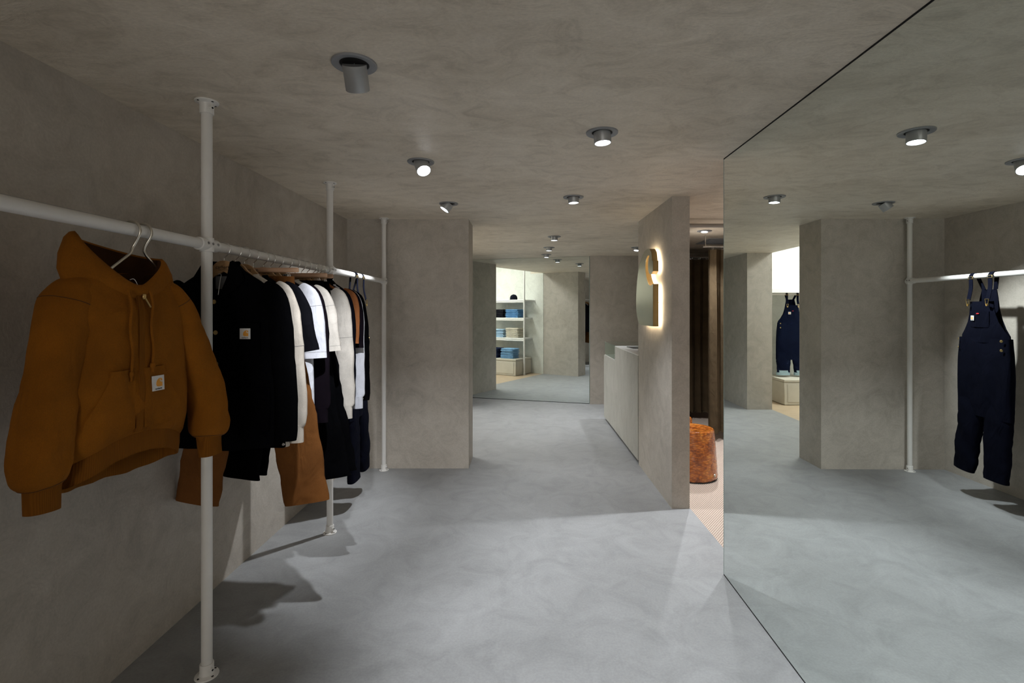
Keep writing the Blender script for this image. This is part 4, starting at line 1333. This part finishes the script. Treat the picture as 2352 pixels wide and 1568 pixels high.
plinth('low cream plinth under the shelves, carrying folded jeans', -3.3, -1.755, SY + 0.03, 5.93, 0.385, 1)
plinth('low cream plinth under the hung dark denim overalls', -3.3, -1.80, 8.04, 8.70, 0.41, -1)

def folded_mesh(name, mat, seed, w=0.185, d=0.15, h=0.031):
    rings = []
    n = 40
    for v, k in ((0.0, 0.84), (0.12, 0.95), (0.35, 1.0), (0.65, 1.0), (0.88, 0.95), (1.0, 0.84)):
        r = []
        for i in range(n):
            a = 2 * PI * i / n
            c, s = math.cos(a), math.sin(a)
            q = noise.noise(Vector((c * 1.5 + seed, s * 1.5, v * 0.6)))
            x = w * k * math.copysign(abs(c) ** 0.30, c) + 0.006 * q
            y = d * k * math.copysign(abs(s) ** 0.30, s) + 0.006 * q
            z = h * v + 0.003 * noise.noise(Vector((c * 2.2, s * 2.2, seed + v)))
            r.append((x, y, z))
        rings.append(r)
    return MB().loft(rings, True, True, True).mesh(name, mat, 60)
def flap_mesh(mat, seed):
    # the turned-under end: a soft roll along one short side
    pts = [(0.150, -0.135 + 0.27 * i / 9, 0.016 + 0.003 * math.sin(i * 1.9 + seed)) for i in range(10)]
    return MB().tube(pts, [0.013 + 0.003 * math.sin(i * 2.3 + seed) for i in range(10)], 10, True, True, (1.5, 1.0)).mesh('fold', mat)
FOLD = {}
ORD = ['topmost of its stack', 'second from the top', 'third from the top', 'fourth from the top', 'fifth from the top', 'sixth from the top', 'seventh from the top']
def stack(mat, x, z, count, desc, y=SY + 0.235, group=''):
    if mat not in FOLD:
        FOLD[mat] = [folded_mesh('folded_cloth', mat, len(FOLD) + q * 0.7) for q in range(3)], flap_mesh(mat, len(FOLD))
    for k in range(count):
        lab = desc + ', ' + ORD[count - 1 - k]
        t = thing('folded_trousers', lab, 'trousers', (x + random.uniform(-0.011, 0.011), y + random.uniform(-0.009, 0.009), z + k * 0.0335), random.uniform(-0.04, 0.04), group)
        link_mesh('folded_cloth', FOLD[mat][0][k % 3], t)
        link_mesh('fold', FOLD[mat][1], t, (0.012, 0, 0))
def desc(d):
    return d
T1, T2, TP_ = SHELF_Z[1] + 0.0225, SHELF_Z[2] + 0.0225, 0.386
stack('denim_blue', -2.10, T1, 6, desc('bright blue folded jeans on the middle shelf'), group='bright blue jeans stack')
stack('denim_black', -2.53, T1, 6, desc('black folded jeans on the middle shelf'), group='black jeans stack')
stack('canvas_cream', -2.10, T2, 7, desc('cream folded trousers on the lowest shelf'), group='cream trousers stack')
stack('denim_light', -2.53, T2, 6, desc('pale blue folded jeans on the lowest shelf'), group='pale blue jeans stack')
stack('denim_mid', -2.06, TP_, 7, desc('mid blue folded jeans on the front of the plinth'), SY + 0.50, 'mid blue jeans stack')
stack('denim_navy', -2.50, TP_, 7, desc('dark navy folded jeans on the plinth'), SY + 0.50, 'navy jeans stack')

cp = thing('baseball_cap', 'dark navy cap with a white mark on the top shelf', 'cap', (-2.12, SY + 0.24, SHELF_Z[0] + 0.0225), math.radians(180 + 62))
MB().lathe([(0.088, 0.0), (0.092, 0.02), (0.090, 0.05), (0.080, 0.085), (0.060, 0.112), (0.030, 0.126), (0.001, 0.129)], 36).build('crown', 'cap_navy', cp)
brim = []
for i in range(9):
    u = i / 8
    brim.append([(x_, -0.070 - u * 0.085 * math.cos(x_ / 0.095 * 1.35), 0.012 - 0.010 * u - 0.9 * x_ * x_) for x_ in [(-0.082 + 0.164 * k / 16) for k in range(17)]])
brim2 = [r + [(a, b_, c - 0.004) for a, b_, c in reversed(r)] for r in brim]
MB().loft(brim2, True, True, True).build('visor', 'cap_navy', cp)
MB().lathe([(0.0005, 0.136), (0.006, 0.135), (0.008, 0.128)], 14).build('top_button', 'cap_navy', cp)
link_mesh('front_mark', MB().bbox(-0.019, 0.019, -0.002, 0.002, -0.019, 0.019, 0.001, 1).mesh('front_mark', 'patch_white'), cp, (0, -0.0925, 0.055), (0.12, 0, 0))

# rail with the denim overalls
rl = thing('display_rail', 'white rail on the far wall carrying the dark denim overalls', 'rail', (-2.45, 8.40, 1.79))
MB().tube([(-1.0, 0, 0), (0.95, 0, 0)], 0.021, 22).build('pipe', 'white_metal', rl)
for xx in (-0.9, 0.85):
    MB().tube([(xx, 0, 0), (xx, 0.31, 0)], 0.0165, 16).build('arm', 'white_metal', rl)
    MB().lathe([(0.042, 0.0), (0.042, 0.006), (0.026, 0.012), (0.018, 0.03)], 22, (xx, 0.318, 0), Matrix.Rotation(PI / 2, 4, 'X')).build('wall_flange', 'white_metal', rl)
sb = thing('wall_shelf', 'white shelf board above the dark denim overalls', 'shelf', (-2.45, 8.42, 1.835))
MB().bbox(-1.1, 0.90, -0.20, 0.295, 0.0, 0.035, 0.004, 1).build('board', 'white_shelf', sb)
MB().bbox(-1.1, 0.90, -0.205, -0.195, -0.03, 0.036, 0.002, 1).build('lip', 'white_shelf', sb)
overalls('dark denim bib overalls with pale turned up cuffs over the plinth', (-2.10, 8.40, 1.30), math.radians(2), 'navy_denim', 31.0, 0.021, 0.49, True, 'overalls', (0.0, 0.0), -0.86)
